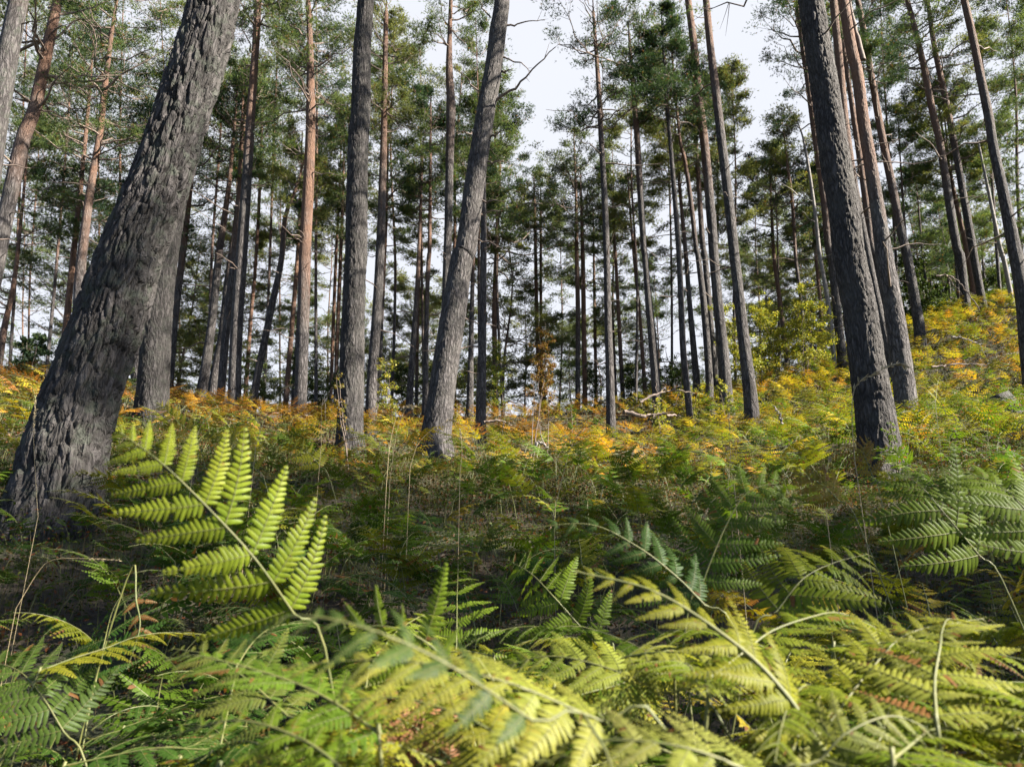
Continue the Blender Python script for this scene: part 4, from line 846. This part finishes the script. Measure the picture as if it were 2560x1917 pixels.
# ================================================================= low plants, grass and litter
def blades(n, y0, y1, wid, h, wth, cols, seed, bend=.5, fn=None):
    r_ = np.random.default_rng(seed); y = np.sqrt(r_.uniform(0, 1, n) * (y1 ** 2 - y0 ** 2) + y0 ** 2); x = r_.uniform(-1, 1, n) * (wid * y + .6)
    cl = vnoise2(x * 1.6 + 40, y * 1.6); ok = cl > .38
    if fn is not None: ok &= fn(x, y)
    x, y = x[ok], y[ok]; n = len(x); x = x + r_.normal(0, .04, n); z = gz(x, y)
    hh = h * r_.uniform(.4, 1.2, n); az = r_.uniform(0, 6.28, n); bd = bend * r_.uniform(.2, 1.3, n)
    t = np.linspace(0, 1, 5)[None, :, None]
    d = np.stack([np.cos(az), np.sin(az), az * 0], 1)[:, None]; sd_ = np.stack([-np.sin(az), np.cos(az), az * 0], 1)[:, None]
    C = np.stack([x, y, z - .01], 1)[:, None] + hh[:, None, None] * (np.array([0, 0, 1]) * (t - .35 * bd[:, None, None] * t ** 2) + d * bd[:, None, None] * t ** 2)
    wv = sd_ * wth * (1.05 - t) * (1 + .05 * y[:, None, None])
    V = np.stack([C - wv, C + wv], 2).reshape(-1, 3); idx = np.arange(n * 10).reshape(n, 5, 2)
    F = np.stack([idx[:, :-1, 0], idx[:, :-1, 1], idx[:, 1:, 1], idx[:, 1:, 0]], -1).reshape(-1, 4)
    cols = np.array(cols); col = cols[r_.integers(0, len(cols), n)] * r_.uniform(.7, 1.25, (n, 1))
    m = MB(); m.add(V, F, 0, tint=col.repeat(10, 0)); return m
gm = blades(60000, 1.3, 12, .9, .24, .0014, [(.10, .08, .04), (.06, .05, .025), (.04, .07, .012), (.055, .085, .015), (.14, .12, .065)], 5)
tag(obj('grass', gm.mesh('grass', [M_LEAF], False)), 'thin dry and green grass between the ferns', 'grass', kind='stuff')
def leaflets(n, y0, y1, wid, hmax, size, cols, seed, thr=.3):
    r_ = np.random.default_rng(seed); y = np.sqrt(r_.uniform(0, 1, n) * (y1 ** 2 - y0 ** 2) + y0 ** 2); x = r_.uniform(-1, 1, n) * (wid * y + .6)
    ok = vnoise2(x * 1.2 + 11, y * 1.2 + 3) > thr; x, y = x[ok], y[ok]; n = len(x)
    z = gz(x, y) + hmax * r_.uniform(0, 1, n) ** 1.5 * (.3 + .9 * vnoise2(x * 2.5, y * 2.5 + 8))
    c = np.stack([x, y, z], 1); u = nrm(r_.normal(0, 1, (n, 3)) * np.array([1, 1, .5])); v = nrm(np.cross(u, nrm(r_.normal(0, .5, (n, 3)) + np.array([0, 0, 1]))))
    s = size * r_.uniform(.5, 1.4, (n, 1)) * (1 + .07 * y[:, None])
    V = np.stack([c - u * s, c + v * s * .55 + np.array([0, 0, .2]) * s, c + u * s, c - v * s * .55 + np.array([0, 0, .2]) * s], 1).reshape(-1, 3)
    cols = np.array(cols); col = cols[r_.integers(0, len(cols), n)] * r_.uniform(.7, 1.25, (n, 1))
    m = MB(); m.add(V, np.arange(4 * n).reshape(-1, 4), 0, tint=col.repeat(4, 0)); return m
um = leaflets(190000, 1.2, 12, .9, .26, .0105, [(.035, .06, .012), (.055, .08, .016), (.075, .09, .02), (.025, .045, .012), (.12, .045, .02)], 8, .18)
tag(obj('bilberry', um.mesh('bilberry', [M_LEAF], False)), 'low small-leaved bilberry growing under the ferns', 'undergrowth', kind='stuff')
lt = leaflets(70000, 1.2, 26, .8, .03, .016, [(.09, .05, .025), (.14, .08, .04), (.06, .035, .02), (.18, .12, .065)], 9, .0)
tag(obj('leaf_litter', lt.mesh('leaf_litter', [M_LEAF], False)), 'brown leaf and needle litter on the soil', 'litter', kind='stuff')

# ================================================================= saplings and shrubs
def shrub(foot, Y, top, hw, label, cols, nl=1500, size=.03, nst=3, name='shrub', cat='shrub', low=.15, flat=1.0, stem_w=.012, group=None, seed=0):
    r_ = np.random.default_rng(seed + 77); p0, s = at(*foot, Y); p1, _ = at(*top, Y); p0[2] = min(p0[2], float(gz(p0[0], p0[1])) + .0)
    nl = int(nl * (2.6 if Y > 15 else 1.2)); e = empty(name, hp(p0)); ax = p1 - p0; H_ = np.linalg.norm(ax); hw = hw * s
    st = MB(); br = []
    for i in range(nst):
        o = r_.normal(0, .18, 3) * np.array([1, 1, 0]) * hw; endp = ax * r_.uniform(.8, 1.0) + o * 3.0 * (nst > 1); k = 9
        t = np.linspace(0, 1, k)[:, None]; pth = o * (.3) * (nst > 1) + endp * t + r_.normal(0, .012, (k, 3)) * H_ * t; pth[0, 2] = -.05
        V, F = tubes(pth[None], np.linspace(stem_w, .002, k)[None], 5); st.add(V, F); br.append(pth)
    twp = []
    nb = int((40 if Y > 15 else 26) * max(1, nst / 2))
    for j in range(nb):
        b = br[j % nst]; u = r_.uniform(low, .98); q = b[min(int(u * 8), 7)] * (1 - (u * 8) % 1) + b[min(int(u * 8) + 1, 8)] * ((u * 8) % 1)
        az = r_.uniform(0, 6.28); Lb = hw * r_.uniform(.4, 1.0) * (1.15 - .6 * u) * (.6 + .8 * min(u, .5)); d = np.array([cos(az), sin(az), r_.uniform(.1, .7) * flat]); t = np.linspace(0, 1, 5)[:, None]
        twp.append(q + d * Lb * t + np.array([0, 0, -.2]) * Lb * t ** 2)
    twp = np.array(twp); V, F = tubes(twp, np.repeat(np.linspace(.004, .0012, 5)[None], len(twp), 0), 3); st.add(V, F)
    obj('stem', st.mesh('stem', [M_TWIG]), e)
    n = nl; a = twp[r_.integers(0, nb, n)]; tt = r_.uniform(.1, 1, n) ** .7 * 4; i = np.minimum(tt.astype(int), 3); f = (tt - i)[:, None]
    c = a[np.arange(n), i] * (1 - f) + a[np.arange(n), i + 1] * f + r_.normal(0, .05, (n, 3)) * max(hw, .2)
    u = nrm(r_.normal(0, 1, (n, 3)) + np.array([0, 0, -.3])); v = nrm(np.cross(u, r_.normal(0, 1, (n, 3)))); sz = size * r_.uniform(.6, 1.3, (n, 1))
    V = np.stack([c, c + u * sz * .5 + v * sz * .38, c + u * sz, c + u * sz * .5 - v * sz * .38], 1).reshape(-1, 3)
    cols = np.array(cols); col = cols[r_.integers(0, len(cols), n)] * r_.uniform(.75, 1.2, (n, 1))
    m = MB(); m.add(V, np.arange(4 * n).reshape(-1, 4), 0, tint=col.repeat(4, 0)); obj('crown', m.mesh('crown', [M_LEAF], False), e)
    return tag(e, label, cat, group)
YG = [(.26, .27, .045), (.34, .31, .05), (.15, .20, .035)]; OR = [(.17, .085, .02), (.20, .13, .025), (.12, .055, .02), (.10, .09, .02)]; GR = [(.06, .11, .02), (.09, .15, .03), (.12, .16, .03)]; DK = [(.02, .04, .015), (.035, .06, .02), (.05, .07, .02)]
sh = [((1367,1140),9.5,(1370,870),48,'thin sapling with orange-brown leaves standing alone in the centre of the slope',OR,950,.026,1,'sapling','sapling',.55),
 ((1325,1110),10.5,(1330,905),34,'bushier orange-leaved sapling just left of the lone thin one',OR,600,.026,2,'sapling','sapling',.5),
 ((1345,1020),20,(1350,780),55,'far rusty-leaved bush on the crest behind the orange saplings',OR,900,.05,2,'sapling','sapling',.3),
 ((1900,965),21,(1890,735),75,'leftmost yellow-green birch bush behind the long clean leaning trunk',YG,2800,.055,4,'shrub','shrub',.3),
 ((1950,950),22,(1945,720),70,'middle yellow-green birch bush of the thicket right of centre',YG,2800,.055,4,'shrub','shrub',.3),
 ((2010,960),21,(2000,715),75,'taller yellow birch bush beside the tufted pale thin pine',YG,2800,.055,4,'shrub','shrub',.3),
 ((2055,930),23,(2045,760),35,'narrow yellowish bush left of the straight trunk near the bleached dead one',YG,800,.05,2),
 ((990,1050),17,(985,880),50,'yellow-brown leafy bush between the pale and the slender grey trunks',[*YG,(.15,.12,.03)],1100,.045,3),
 ((1245,1040),24,(1240,800),60,'green-yellow hazel bush behind the free-standing slim grey trunk',[*YG,*GR],1800,.05,3),
 ((1190,1030),24,(1180,830),40,'olive bush hidden behind the foot of the curved silver trunk',[*GR,(.2,.18,.03)],1000,.05,3),
 ((1820,1060),17.2,(1815,950),28,'yellow leaves climbing round the foot of the reddish-topped trunk',YG,420,.045,3),
 ((1720,1040),19,(1722,965),40,'sprawling yellow shrub left of the reddish-topped trunk foot',YG,600,.045,4),
 ((1655,1080),17.5,(1652,990),30,'leafy yellow-green shrub at the foot of the second dark slim trunk',YG,500,.045,4),
 ((1432,1110),13,(1428,1015),30,'small green young spruce on the slope right of the orange sapling',GR,900,.03,1),
 ((1490,1105),14,(1488,1020),26,'second small young spruce, nearer the dark slim trunk',GR,700,.03,1),
 ((880,1100),9,(858,905),26,'slim bush with scattered brown leaves right against the thick dark upright trunk',[(.2,.13,.03),(.12,.12,.03)],200,.035,2),
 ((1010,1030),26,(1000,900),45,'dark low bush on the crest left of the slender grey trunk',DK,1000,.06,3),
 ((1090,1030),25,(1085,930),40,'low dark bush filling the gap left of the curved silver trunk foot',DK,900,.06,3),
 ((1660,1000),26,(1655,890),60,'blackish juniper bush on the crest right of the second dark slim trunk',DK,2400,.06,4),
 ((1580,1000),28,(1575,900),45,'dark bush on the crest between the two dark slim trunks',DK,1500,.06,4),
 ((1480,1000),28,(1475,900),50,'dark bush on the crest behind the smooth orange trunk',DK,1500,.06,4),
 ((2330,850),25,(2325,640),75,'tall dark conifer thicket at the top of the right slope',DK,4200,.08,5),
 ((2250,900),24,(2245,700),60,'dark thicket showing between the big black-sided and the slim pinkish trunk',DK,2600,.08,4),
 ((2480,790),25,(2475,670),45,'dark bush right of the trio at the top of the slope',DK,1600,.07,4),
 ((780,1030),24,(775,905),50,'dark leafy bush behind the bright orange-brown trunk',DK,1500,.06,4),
 ((60,985),13,(62,830),48,'dense blue-green young pine above the orange bracken at the left edge',[(.05,.09,.05),(.09,.13,.07),(.03,.06,.03)],3600,.05,3),
 ((290,985),19,(300,900),55,'green young pine bush behind the massive leaning trunk',[(.06,.10,.04),(.09,.12,.05)],1600,.05,3),
 ((660,1020),22,(655,880),60,'pale green young pine in the sky gap left of the orange-brown trunk',[(.08,.12,.05),(.12,.15,.06)],2400,.05,3),
 ((2240,1130),9,(2240,1040),30,'leafy bramble right of the foot of the big black-sided trunk',GR,300,.035,3)]
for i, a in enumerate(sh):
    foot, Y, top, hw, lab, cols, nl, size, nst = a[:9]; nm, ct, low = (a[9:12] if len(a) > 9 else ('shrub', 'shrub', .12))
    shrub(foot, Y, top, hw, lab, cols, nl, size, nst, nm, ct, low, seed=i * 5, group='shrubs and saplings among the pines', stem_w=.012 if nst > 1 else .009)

# ================================================================= long dry grass stalks with drooping heads
M_STRAW = plain('straw', (.17, .135, .07), (.29, .235, .14), 30, .7, .001)
def stalkgrass(pts, label, w=.0016, head=.25, hw=.004, cat='grass stalk'):
    P_ = rint(np.array([at(*p)[0] for p in pts]), 26); root = P_[0].copy(); g = float(gz(root[0], root[1]))
    if root[2] > g: P_ = np.vstack([[root[0], root[1], g - .02], P_]); root = P_[0].copy()
    e = empty('grass_stalk', hp(root)); P_ = P_ - root; k = len(P_)
    m = MB(); V, F = tubes(P_[None], np.linspace(w, w * .4, k)[None], 4); m.add(V, F); obj('stem', m.mesh('stem', [M_STRAW]), e)
    r_ = np.random.default_rng(k + len(label)); i0 = int(k * (1 - head)); n = 70; t = r_.uniform(i0, k - 1.01, n); i = t.astype(int); f = (t - i)[:, None]
    c = P_[i] * (1 - f) + P_[i + 1] * f; d = nrm(P_[i + 1] - P_[i]); u = nrm(d + r_.normal(0, .35, (n, 3))); v = nrm(np.cross(u, r_.normal(0, 1, (n, 3))))
    L_ = hw * 3.2 * r_.uniform(.7, 1.3, (n, 1)); b = c + v * hw * .25
    V = np.stack([b, b + u * L_ * .5 + v * hw * .5, b + u * L_, b + u * L_ * .5 - v * hw * .3], 1).reshape(-1, 3); m = MB(); m.add(V, np.arange(4 * n).reshape(-1, 4)); obj('seed_head', m.mesh('seed_head', [M_STRAW], False), e)
    tag(e, label, cat, 'dry grass stalks')
S_ = stalkgrass
S_([(2137,1150,3.2),(2130,1040,3.1),(2140,965,3.05),(2190,932,3.0),(2240,910,3.0),(2262,915,3.0)], 'long pale grass head arching across the big black-sided trunk', .0022, .6, .009)
S_([(966,1210,4),(975,1110,4),(992,1040,4),(1010,1018,4),(1036,1016,4)], 'taller of two bent dry grass stalks between the thick dark and curved silver trunks', .0014, .3, .006)
S_([(975,1200,4.3),(990,1090,4.3),(1005,1040,4.3),(1022,1015,4.3),(1030,1020,4.3)], 'shorter straighter dry stalk beside the tall bent one', .0014, .3, .006)
S_([(1025,1170,3.6),(1045,1110,3.6),(1085,1070,3.6),(1120,1052,3.6),(1137,1052,3.6)], 'dry grass stalk arching right before the foot of the curved silver trunk', .0013, .3, .005)
S_([(495,1080,4.5),(515,1045,4.5),(540,1018,4.5),(565,1006,4.5),(590,1012,4.5)], 'pale grass arch over the yellow bracken under the cluster of four trunks', .0018, .35, .006)
S_([(640,1110,4.2),(665,1040,4.2),(700,980,4.2),(728,962,4.2)], 'straight slanting straw left of the bright orange-brown trunk', .0016, .3, .005)
S_([(803,1110,4.5),(803,1050,4.5),(806,1003,4.5),(812,1000,4.5),(814,1050,4.5)], 'hooked straw left of the thick dark upright trunk', .0012, .3, .004)
S_([(95,1290,3.0),(90,1220,3.0),(84,1090,3.0),(88,1000,3.0)], 'upright straw in front of the massive leaning trunk base', .0012, .3, .004)
S_([(1820,1210,4),(1826,1140,4),(1824,1080,4),(1822,1040,4)], 'thin upright straw below the foot of the reddish-topped trunk', .0012, .3, .004)
S_([(2060,1240,3.0),(2064,1190,3.0),(2072,1150,3.0),(2075,1148,3.0)], 'short straw standing left of the big black-sided trunk foot', .0018, .3, .004)
S_([(1835,1210,2.6),(1800,1235,2.6),(1775,1260,2.6),(1762,1290,2.6)], 'bleached bent straw lying left of the upright curled frond', .0018, .2, .004)
S_([(1150,1180,4),(1155,1130,4),(1152,1090,4),(1150,1075,4)], 'single upright straw on the slope under the curved silver trunk', .0016, .4, .004)
S_([(1385,1280,3.6),(1410,1180,3.6),(1430,1110,3.6),(1452,1078,3.6)], 'long thin slanting straw below the orange sapling', .0014, .2, .003)
S_([(40,1520,2.4),(95,1430,2.4),(130,1400,2.4),(200,1395,2.4),(300,1400,2.4)], 'long straw lying nearly flat across the lower left shade', .0009, .2, .003)

# ================================================================= stump and fallen branches
def log(pts, w0, w1, label, name='fallen_branch', cat='fallen branch', mat=None, sides=10, twigs=0, rough=.1, group='fallen wood'):
    P_ = np.array([at(*p)[0] for p in pts]); 
    P_ = rint(P_, 24); root = P_[0].copy(); e = empty(name, hp(root)); P_ = P_ - root; r_ = np.random.default_rng(len(label)); P_[1:] += r_.normal(0, .01, (23, 3))
    m = MB(); V, F = tubes(P_[None], (np.linspace(w0, w1, 24) * (1 + r_.normal(0, rough, 24)))[None], sides); m.add(V, F); obj('branch_wood', m.mesh('branch_wood', [mat or M_DEAD]), e)
    for j in range(twigs):
        i = r_.integers(4, 22); d = nrm(nrm(P_[-1] - P_[0]) + r_.normal(0, .8, 3)); t = np.linspace(0, 1, 5)[:, None]; Q = P_[i] + d * t * r_.uniform(.2, .7) + r_.normal(0, .015, (5, 3)); Q[0] = P_[i]
        m = MB(); V, F = tubes(Q[None], np.linspace(w0 * .35, w0 * .08, 5)[None], 4); m.add(V, F); obj('twig', m.mesh('twig', [mat or M_DEAD]), e)
    tag(e, label, cat, group)
log([(1600,1005,16),(1640,985,16.2),(1690,975,16.5),(1740,985,17)], .03, .008, 'grey fallen branch on the crest behind the dark slim trunk', mat=M_TWIG, twigs=6)
log([(1560,1030,14),(1610,1040,14),(1660,1035,14.2),(1700,1040,14.4)], .05, .02, 'dark rotting branch lying right of the dark slim trunk foot', mat=M_TWIG, twigs=4)
log([(1210,1055,13),(1250,1052,13),(1290,1065,13.2)], .03, .01, 'brown broken branch on the ground right of the free-standing slim trunk', mat=M_TWIG, twigs=3)
log([(1335,1120,9),(1350,1105,9),(1370,1122,9.1)], .02, .01, 'short bleached stick at the foot of the orange sapling', twigs=1)
log([(2340,690,15),(2375,690,15),(2410,720,15),(2450,775,15)], .022, .012, 'bare branch arching over the bracken at the top of the right slope', mat=M_TWIG, twigs=2)
log([(2330,918,12),(2400,910,12),(2470,912,12)], .02, .008, 'thin branch lying level on the right slope bracken', mat=M_TWIG, twigs=2)
log([(2380,842,13),(2420,850,13),(2455,862,13)], .02, .01, 'grey branch beside the dark stump on the right slope', twigs=1)
log([(1955,1060,8),(1948,1035,8),(1935,1015,8)], .012, .006, 'short grey stick poking out left of the big black-sided trunk foot', twigs=0)
# stump: a weathered broken butt with a raised root plate
pst, s_ = at(2500, 960, 13); gst = float(gz(pst[0], pst[1])); e = empty('tree_stump', (pst[0], pst[1], gst - .3))
Pt = np.array([(0, 0, -.3), (.02, 0, .3), (-.06, 0, .75), (-.16, .02, 1.05)])
mb_, _q = trunk_mesh(Pt, np.array([.46, .38, .33, .26]), 60, .06, (50, 60), .012, .8, 3, 0, flare=.5); obj('stump_wood', mb_.mesh('stump_wood', [M_BARK, M_TWIG]), e)
m = MB(); r_ = np.random.default_rng(4)
for j in range(7):
    a = j * .9 + r_.uniform(-.2, .2); t = np.linspace(0, 1, 7)[:, None]; Q = np.array([0, 0, .25]) + np.array([cos(a), sin(a), 0]) * t * 1.0 + np.array([0, 0, -.55]) * t ** .8 + r_.normal(0, .03, (7, 3))
    V, F = tubes(Q[None], np.linspace(.14, .03, 7)[None], 8); m = MB(); m.add(V, F); obj('root', m.mesh('root', [M_TWIG]), e)
tag(e, 'dark weathered stump half buried in bracken on the right slope', 'tree stump')

# where several things would read the same, say which one by its order from the left
ORD = ['leftmost', 'second-from-left', 'third-from-left', 'fourth-from-left', 'fifth-from-left', 'sixth-from-left', 'seventh-from-left', 'eighth-from-left', 'ninth-from-left', 'tenth-from-left', 'eleventh-from-left', 'twelfth-from-left']
def topx(o):
    p = np.array(o.location); return proj(p)[0]
for lab, os_ in list(LAB.items()):
    if len(os_) > 1 and os_[0].parent is None:
        os_.sort(key=topx)
        for i, o in enumerate(os_): o['label'] = ' '.join(f"{ORD[i] if i < len(ORD) - 1 and i < len(os_) - 1 else ('rightmost' if i == len(os_) - 1 else 'inner')} {lab}".split()[:16])
